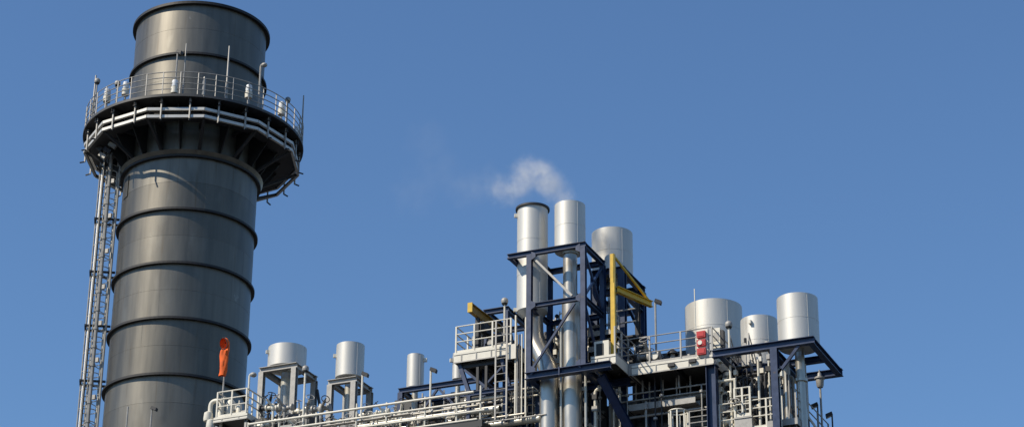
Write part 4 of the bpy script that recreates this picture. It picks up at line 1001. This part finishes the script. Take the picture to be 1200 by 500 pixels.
uc = thing('casing_screen', ((tx0+m1)/2, 75.0, ZK), 'dark upper casing wall in the shade below the main deck', 'wall')
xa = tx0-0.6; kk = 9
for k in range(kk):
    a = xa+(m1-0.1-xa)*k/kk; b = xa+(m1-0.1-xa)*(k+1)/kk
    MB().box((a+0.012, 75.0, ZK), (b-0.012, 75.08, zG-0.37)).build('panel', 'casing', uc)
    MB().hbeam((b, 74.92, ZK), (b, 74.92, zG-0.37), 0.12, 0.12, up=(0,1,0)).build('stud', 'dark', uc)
# under the main deck: pipe tray, rails, small ladder cage
yu = YG+0.7
u0_, u1_ = P(735, 478, yu), P(815, 466, yu); zu = P(780, 472, yu).z
t = thing('pipe_tray', (u0_.x, yu, zu), 'galvanised cable tray slung under the main deck', 'cable tray')
MB().box((u0_.x, yu-0.02, zu-0.12), (u1_.x, yu+0.0, zu+0.12)).build('tray_side', 'galv', t)
MB().box((u0_.x, yu+0.5, zu-0.12), (u1_.x, yu+0.52, zu+0.12)).build('tray_side', 'galv', t)
MB().box((u0_.x, yu+0.002, zu-0.10), (u1_.x, yu+0.498, zu-0.08)).build('tray_floor', 'galv', t)
for i in range(5):
    x = u0_.x+(u1_.x-u0_.x)*(i+0.5)/5; MB().bar((x, yu+0.25, zu+0.12), (x, yu+0.25, zG-0.3), 0.05).build('hanger', 'galv', t)
for (dy, dz, r, lab) in ((0.0, 0.52, 0.03, 'upper thin rail pipe below the main deck'), (0.1, 0.30, 0.035, 'lower thin rail pipe below the main deck'), (0.2, -0.3, 0.05, 'pale pipe under the slung cable tray'), (0.9, 0.45, 0.12, 'thick dim pipe deep under the main deck')):
    o = thing('process_pipe', (u0_.x, yu+dy, zu+dz), lab, 'pipe', 'pipes under the main deck')
    MB().tube((u0_.x-0.3, yu+dy, zu+dz), (u1_.x+0.5, yu+dy, zu+dz), r, 10).build('pipe_run', 'galv', o)
    for xx in (u0_.x+0.6, u0_.x+2.0): MB().bar((xx, yu+dy, zu+dz), (xx, yu+dy, zG-0.3 if dz > 0 else zu-0.12), 0.03).build('hanger', 'galv', o)
cg = P(795, 490, YG+0.5); zc = P(795, 482, YG+0.5).z
t = thing('ladder_cage', (cg.x, YG+0.5, zc-3), 'white ladder cage top below the slung cable tray', 'ladder')
for z in (zc, zc-0.8, zc-1.6, zc-2.4): MB().sweep([(cg.x+0.34*math.cos(k*math.pi/8), YG+0.5+0.34*math.sin(k*math.pi/8), z) for k in range(16)], 0.03, 6, closed=True).build('hoop', 'white', t)
for k in range(8):
    x, y = cg.x+0.34*math.cos(k*math.pi/4+0.2), YG+0.5+0.34*math.sin(k*math.pi/4+0.2); MB().bar((x, y, zc-2.6), (x, y, zc), 0.05, 0.02).build('strap', 'white', t)
MB().bar((cg.x, YG+0.84, zc-2.4), (cg.x, YF-0.28, zc-2.4), 0.06).build('bracket', 'galv', t)
xa, xb = P(808, 490, YG+0.4).x, P(830, 490, YG+0.4).x
guardrail([(xa, YG+0.4, P(820, 480, YG+0.4).z-1.05), (xb, YG+0.4, P(820, 480, YG+0.4).z-1.05)], 'short grey guardrail left of the bright navy column', 1.05, 4, 0.7, 0.022, 0.022, 'galv')
# supporting catwalk for it
platform(xa-1.2, xb+0.1, YG+0.35, YF-0.6, P(820, 480, YG+0.4).z-1.05, 'dim catwalk under the main deck', 0.2, 'dark')

for k, (px, y0, y1, r, mm) in enumerate(((703, 458, 500, 0.03, 'galv'), (719, 452, 470, 0.035, 'white'), (726, 452, 500, 0.05, 'white'), (735, 455, 500, 0.022, 'galv'), (757, 470, 500, 0.04, 'galv'), (768, 482, 500, 0.03, 'dark'), (822, 450, 500, 0.03, 'galv'), (775, 455, 500, 0.025, 'dark'))):
    Y = YG+0.55; a = P(px, y0, Y)
    t = thing('drop_pipe', (a.x, Y, a.z-3), '%s vertical pipe under the deck, %s from the knee brace rightwards' % (TONE[mm], ORD[k]), 'pipe', 'drop pipes under the main deck')
    MB().tube((a.x, Y, a.z-3.0), (a.x, Y, zG-0.25 if k % 2 else a.z), r, 8).build('pipe_run', mm, t)
    MB().tube((a.x, Y, a.z-0.3), (a.x, Y, a.z-0.22), r+0.05, 10).build('flange', 'galv', t)
    MB().bar((a.x, Y, a.z-0.8), (a.x, YF-0.45, a.z-0.8), 0.04).build('bracket', 'dark', t)
# more fittings on vertical pipes, under the tower and below the right hand drums
for (n_, pxa, pxb, ya, yb, za, zc_, grp, nm) in ((26, 640, 712, 72.0, 73.8, zb-2.3, zb-0.35, 'fittings under the tower base beam', 'under the tower base beam'), (44, 842, 908, 72.9, 74.9, zG-2.2, zG+0.2, 'fittings below the right hand drums', 'below the right hand drums')):
    for k in range(n_):
        y = rnd.uniform(ya, yb); z = rnd.uniform(za, zc_); pxr = rnd.uniform(pxa, pxb); x = P(pxr, 470, y).x
        mm = rnd.choice(['white', 'insul', 'galv', 'dark', 'white', 'galv']); r_ = rnd.choice((0.022, 0.035, 0.055)); f = (pxr-pxa)/(pxb-pxa)
        t = thing('instrument_pipe', (x, y, z), '%s %s pipe with fittings %s, %s %s' % ({0.022: 'thin', 0.035: 'slim', 0.055: 'stout'}[r_], TONE[mm], nm, 'high' if z > (za+zc_)/2 else 'low', 'at the left' if f < 0.33 else 'in the middle' if f < 0.66 else 'at the right'), 'pipe', grp)
        x2 = x+rnd.uniform(-.6, .6); z2 = z+rnd.uniform(0.05, .25)
        MB().sweep([(x, y, 26.5), (x, y, z), (x2, y, z2), (x2, y, z2+rnd.uniform(0.15, 0.4))], r_, 8, 0.1, 3).build('pipe_run', mm, t)
        for q in range(2):
            w = rnd.uniform(0.05, 0.12); zz_ = z-0.25-0.45*q; MB().box((x-w, y-0.09, zz_-0.09), (x+w, y+0.09, zz_+0.09)).build('fitting', rnd.choice(['white', 'galv', 'white', 'dark']), t)
        MB().tube((x2, y-0.05, z2+0.1), (x2, y-0.12, z2+0.1), 0.08, 10).build('gauge', rnd.choice(['white', 'dark', 'galv']), t)
        MB().tube(((x+x2)/2-0.03, y, (z+z2)/2), ((x+x2)/2+0.03, y, (z+z2)/2), r_+0.06, 10).build('flange', mm, t)
# lower right platform with white rails
yl = 72.6
l0, l1 = P(843, 490, yl).x, P(916, 480, yl).x; zL = P(885, 494, yl).z-0.25
platform(l0, l1, yl, YF-0.6+2.0, zL, 'lower right platform below the navy beam', 0.25, 'white')
guardrail([(l0, yl+0.05, zL), (l1, yl+0.05, zL)], 'cream guardrail along the lower right platform', 1.1, 3, 0.62, 0.024, 0.03, 'white')
guardrail([(P(862, 470, yl+0.1).x, yl+0.0, zL+0.5), (P(880, 470, yl+0.1).x, yl+0.0, zL+0.5)], 'raised cream guardrail section on the lower right platform', 1.1, 3, 0.35, 0.03, 0.034, 'white', toe=0.12)
t = thing('step_box', (P(871, 480, yl).x, yl+0.2, zL), 'low step box under the raised guardrail section', 'step')
MB().box((P(861, 480, yl).x, yl-0.03, zL+0.001), (P(881, 480, yl).x, yl+0.5, zL+0.5)).build('box', 'galv', t)
MB().box((P(861, 480, yl).x-0.02, yl-0.06, zL+0.44), (P(881, 480, yl).x+0.02, yl+0.52, zL+0.499)).build('tread', 'galv', t)
p = P(889, 480, yl); lamp((p.x, yl+0.15, zL), P(888, 421, yl+0.15).z, 'none', 'plain white pole rising from the lower right platform', 0.045, m='white')
p = P(903, 480, yl+0.4); lamp((p.x, yl+0.4, zL), P(902, 420, yl+0.4).z, 'none', 'thin white pole left of the right navy column', 0.035, m='white')
p = P(857, 470, YG+0.4); lamp((p.x, YG+0.4, zL), P(856, 380, YG+0.4).z, 'round', 'round headed lamp post in front of the widest drum', 0.042, m='white')
# horizontal pale rail connecting column H to lamp
o = thing('process_pipe', (P(840, 446, YG+0.3).x, YG+0.3, 0), 'short pale pipe between bright navy column and lamp post', 'pipe')
MB().tube(P(840, 447, YG+0.35), (P(862, 443, YG+0.35).x, YG+0.35, P(840, 447, YG+0.35).z), 0.05, 8).build('pipe_run', 'white', o)
MB().tube((P(861, 443, YG+0.35).x, YG+0.35, P(840, 447, YG+0.35).z), (P(861, 443, YG+0.35).x, YG+0.35, zL), 0.05, 8).build('leg', 'white', o)
# piping clutter under drums on the right
def where(x):
    a, b = P(845, 440, 73.5).x, P(905, 440, 73.5).x; f = (x-a)/(b-a)
    return ['just right of the main deck corner', 'near the round headed lamp post below the drums', 'left of the plain white pole below the drums', 'between white pole and right navy column'][min(3, int(f*4))]
for k in range(52):
    x = rnd.uniform(P(845, 440, 73.5).x, P(905, 440, 73.5).x); y = rnd.uniform(72.9, 74.4); h = rnd.uniform(0.8, 2.6)
    r_ = rnd.choice((0.03, 0.04, 0.06)); mm = rnd.choice(['galv', 'white', 'dark', 'insul', 'dark'])
    t = thing('small_pipe', (x, y, zL), '%s %s %s bent pipe %s' % ('tall' if h > 1.7 else 'low', {0.03: 'thin', 0.04: 'slim', 0.06: 'stout'}[r_], TONE[mm], where(x)), 'pipe', 'small pipes below the right hand drums')
    q = (x+rnd.uniform(-.9, .9), y+rnd.uniform(-.2, .5), zL+h)
    MB().sweep([(x, y, zL), (x, y, zL+h), q, (q[0], q[1], zL+rnd.uniform(0.1, h))], r_, 8, 0.12, 3).build('pipe_run', mm, t)
for k in range(10):
    x = rnd.uniform(P(845, 440, 73.5).x, P(905, 440, 73.5).x); y = rnd.uniform(72.9, 74.2)
    sz_ = rnd.uniform(0.8, 1.5); mm = rnd.choice(['galv', 'white', 'insul'])
    valve(x, y, zL, '%s %s valve %s' % ('large' if sz_ > 1.15 else 'small', TONE[mm], where(x)), sz_, 'valves below the right hand drums', (rnd.uniform(-.5, .5), -0.6, 0.6), mm)
# dark enclosures filling the space under the right hand drums
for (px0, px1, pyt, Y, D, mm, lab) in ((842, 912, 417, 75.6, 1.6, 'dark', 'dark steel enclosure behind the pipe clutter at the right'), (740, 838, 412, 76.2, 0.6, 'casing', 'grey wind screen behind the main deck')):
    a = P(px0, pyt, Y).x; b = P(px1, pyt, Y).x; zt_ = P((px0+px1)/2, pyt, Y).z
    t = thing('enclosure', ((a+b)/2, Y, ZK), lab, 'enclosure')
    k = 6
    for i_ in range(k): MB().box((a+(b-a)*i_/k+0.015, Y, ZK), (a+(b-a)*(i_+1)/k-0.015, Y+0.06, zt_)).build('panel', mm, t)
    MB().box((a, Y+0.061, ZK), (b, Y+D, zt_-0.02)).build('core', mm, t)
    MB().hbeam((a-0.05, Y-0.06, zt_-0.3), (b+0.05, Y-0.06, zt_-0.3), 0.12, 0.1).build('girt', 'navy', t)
# stair from main deck down to the lower platform (runs back)
st = thing('stairs', (m1+0.4, 73, zL), 'dark steel stairs with rails right of the main deck', 'stairs')
for x in (m1+0.35, m1+1.05):
    MB().bar((x, YG+0.9, zG-0.05), (x, YG+3.6, zL+0.1), 0.04, 0.22).build('stringer', 'galv', st)
    for h in (0.55, 1.0): MB().tube((x, YG+0.9, zG+h), (x, YG+3.6, zL+0.1+h), 0.022, 6).build('handrail', 'galv', st)
    for k in range(4): 
        f = k/3; y = YG+0.9+2.7*f; z = zG-0.05+(zL+0.15-zG)*f; MB().bar((x, y, z), (x, y, z+1.05), 0.045).build('post', 'galv', st)
for k in range(9):
    f = (k+0.5)/9; y = YG+0.9+2.7*f; z = zG-0.05+(zL+0.15-zG)*f
    MB().box((m1+0.37, y-0.11, z-0.02), (m1+1.03, y+0.11, z+0.02)).build('tread', 'grating', st)
# side walkway with rails running back at the right end
xs = P(925, 480, 73).x
zS = P(910, 458, YI+0.4).z-1.1
platform(xs-0.6, xs+0.5, YI+0.35, YI+4.5, zS, 'narrow side walkway running back at the right end', 0.2, 'galv')
guardrail([(xs+0.45, YI+0.4, zS), (xs+0.45, YI+4.4, zS)], 'grey guardrail of the side walkway running back at the right end', 1.1, 3, 1.2, 0.022, 0.026, 'galv')
sc2 = thing('walkway_column', (xs, YI+0.8, 0), 'navy legs under the right side walkway', 'column')
for y in (YI+0.8, YI+4): MB().hbeam((xs, y, 0), (xs, y, zS-0.21), 0.25, 0.25, up=(0,1,0)).build('leg', 'navy', sc2)
for k in range(6):
    x = rnd.uniform(xcI+0.15, i1-0.5); y = YI+rnd.uniform(0.6, 2.0)
    r_ = (0.03, 0.045, 0.07)[k % 3]; mm = ['galv', 'white', 'dark', 'dark', 'galv', 'white'][k]
    riser([(x, y, ztI-rnd.uniform(0.3, 1.4)), (x, y, ztI-2.2), (x+rnd.uniform(-.2, .3), y, ztI-2.6), (x+rnd.uniform(-.2, .3), y, 24)], r_, '%s %s pipe in the bundle below the rightmost drum' % (['thin', 'slim', 'stout'][k % 3], TONE[mm]), mm, group='thin pipes below the rightmost drum', bend=0.15, n=8, name='small_pipe')
t = thing('conduit_box', (P(914, 437, YI+0.3).x, YI+0.2, 30), 'small pale junction box on the right navy column', 'junction box')
pj = P(914, 437, YI+0.1); MB().box((pj.x-0.1, YI-0.05, pj.z-0.15), (pj.x+0.12, YI+0.14, pj.z+0.12)).build('cabinet', 'white', t)
MB().tube((pj.x, YI+0.05, pj.z-2.5), (pj.x, YI+0.05, pj.z-0.15), 0.02, 6).build('conduit', 'white', t)

# right hand beacon pole and two floodlights, standing on the boiler side gallery
gal = thing('side_gallery', (-17.8, 76.5, 0), 'low gallery with poles at the far right of the boiler', 'platform')
zq = 25.6
MB().box((XR+0.01, 73.6, zq-0.2), (-16.2, 81, zq)).build('deck', 'grating', gal)
for (x, y) in ((-16.6, 74), (-16.6, 80.5), (-19.8, 74), (-19.8, 80.5)): MB().hbeam((x, y, 0), (x, y, zq-0.201), 0.25, 0.25, up=(0,1,0)).build('leg', 'navy', gal)
p = P(962, 470, 75.2); zt_ = P(961, 452, 75.2).z
t = thing('beacon_pole', (p.x, 75.2, zq), 'lantern shaped beacon on a thin pole at the far right', 'beacon')
MB().tube((p.x, 75.2, zq), (p.x, 75.2, zt_), 0.04, 8).build('pole', 'galv', t)
MB().lathe((p.x, 75.2, zt_), [(0.01, -0.05), (0.10, -0.05), (0.13, 0.02), (0.15, 0.25), (0.19, 0.27), (0.19, 0.33), (0.09, 0.36), (0.07, 0.5), (0.03, 0.52), (0.03, 0.62), (0.001, 0.62)], 16).build('lantern', 'galv', t)
MB().box((p.x-0.1, 75.1, zq), (p.x+0.1, 75.3, zq+0.02)).build('base_plate', 'galv', t)
for (px, py, Y, lab) in ((958, 474, 76.0, 'left'), (975, 485, 76.6, 'right')):
    p = P(px, py, Y); lamp((p.x, Y, zq), p.z, 'flood', '%s floodlight of the pair low at the far right' % lab, 0.03, math.pi+0.3, m='dark')

# ------------------------------------------------------------------ steam
def steam():
    c = lambda px, py, Y: P(px, py, Y)
    base = V((sx5, YS, szt5))
    blobs = []                                     # centre, radius, density
    for (px, py, rpx, d, dy) in ((665, 236, 12, 1.6, 0), (657, 226, 15, 1.7, 0.05), (645, 214, 19, 1.8, 0.1), (632, 205, 21, 1.8, 0.2), (620, 204, 20, 1.5, 0.3), (608, 216, 21, 1.2, 0.35), (592, 221, 20, 0.9, 0.4),
                             (568, 216, 26, 0.17, 0.7), (545, 222, 26, 0.09, 0.9), (515, 200, 34, 0.05, 1.2), (500, 165, 30, 0.055, 1.4), (488, 225, 34, 0.055, 1.4)):
        p = c(px, py, YS+dy); blobs.append((p, rpx*0.0345, d))
    lo = V((min(b[0].x-b[1] for b in blobs)-0.3, min(b[0].y-b[1] for b in blobs)-0.2, min(b[0].z-b[1] for b in blobs)-0.1))
    hi = V((max(b[0].x+b[1] for b in blobs)+0.2, max(b[0].y+b[1] for b in blobs)+0.2, max(b[0].z+b[1] for b in blobs)+0.3))
    mt = bpy.data.materials.new('steam'); mt.use_nodes = True
    n = mt.node_tree.nodes; l = mt.node_tree.links; n.clear()
    out = n.new('ShaderNodeOutputMaterial'); pv = n.new('ShaderNodeVolumePrincipled')
    pv.inputs['Color'].default_value = (0.97, 0.96, 0.95, 1); pv.inputs['Anisotropy'].default_value = 0.1
    gm = n.new('ShaderNodeNewGeometry')
    nz = n.new('ShaderNodeTexNoise'); nz.inputs['Scale'].default_value = 1.5; nz.inputs['Detail'].default_value = 7; nz.inputs['Roughness'].default_value = 0.62
    l.new(gm.outputs['Position'], nz.inputs['Vector'])
    wv = n.new('ShaderNodeVectorMath'); wv.operation = 'MULTIPLY_ADD'
    wv.inputs[1].default_value = (1.3, 1.3, 1.3)
    l.new(nz.outputs['Color'], wv.inputs[0])
    sb = n.new('ShaderNodeVectorMath'); sb.operation = 'SUBTRACT'; sb.inputs[1].default_value = (0.65, 0.65, 0.65)
    l.new(gm.outputs['Position'], sb.inputs[0]); l.new(sb.outputs[0], wv.inputs[2])
    acc = None
    for (p, r, d) in blobs:
        ds = n.new('ShaderNodeVectorMath'); ds.operation = 'DISTANCE'; ds.inputs[1].default_value = p
        l.new(wv.outputs[0], ds.inputs[0])
        mr = n.new('ShaderNodeMapRange'); mr.interpolation_type = 'SMOOTHERSTEP'
        mr.inputs[1].default_value = r*1.25; mr.inputs[2].default_value = 0.0; mr.inputs[3].default_value = 0; mr.inputs[4].default_value = d
        l.new(ds.outputs['Value'], mr.inputs[0])
        if acc is None: acc = mr.outputs[0]
        else:
            ad = n.new('ShaderNodeMath'); ad.operation = 'MAXIMUM'; l.new(acc, ad.inputs[0]); l.new(mr.outputs[0], ad.inputs[1]); acc = ad.outputs[0]
    nr = n.new('ShaderNodeMapRange'); nr.inputs[1].default_value = 0.38; nr.inputs[2].default_value = 0.60; nr.inputs[3].default_value = 0.06; nr.inputs[4].default_value = 1.0
    l.new(nz.outputs[0], nr.inputs[0])
    mu = n.new('ShaderNodeMath'); mu.operation = 'MULTIPLY'; l.new(acc, mu.inputs[0]); l.new(nr.outputs[0], mu.inputs[1])
    m3 = n.new('ShaderNodeMath'); m3.operation = 'MULTIPLY'; l.new(mu.outputs[0], m3.inputs[0]); m3.inputs[1].default_value = 0.95
    l.new(m3.outputs[0], pv.inputs['Density']); l.new(pv.outputs[0], out.inputs['Volume'])
    o = MB().box(lo, hi).build('steam_plume', mt)
    tag(o, 'thin white steam drifting left from the steaming drum', 'steam', kind='stuff')
steam()
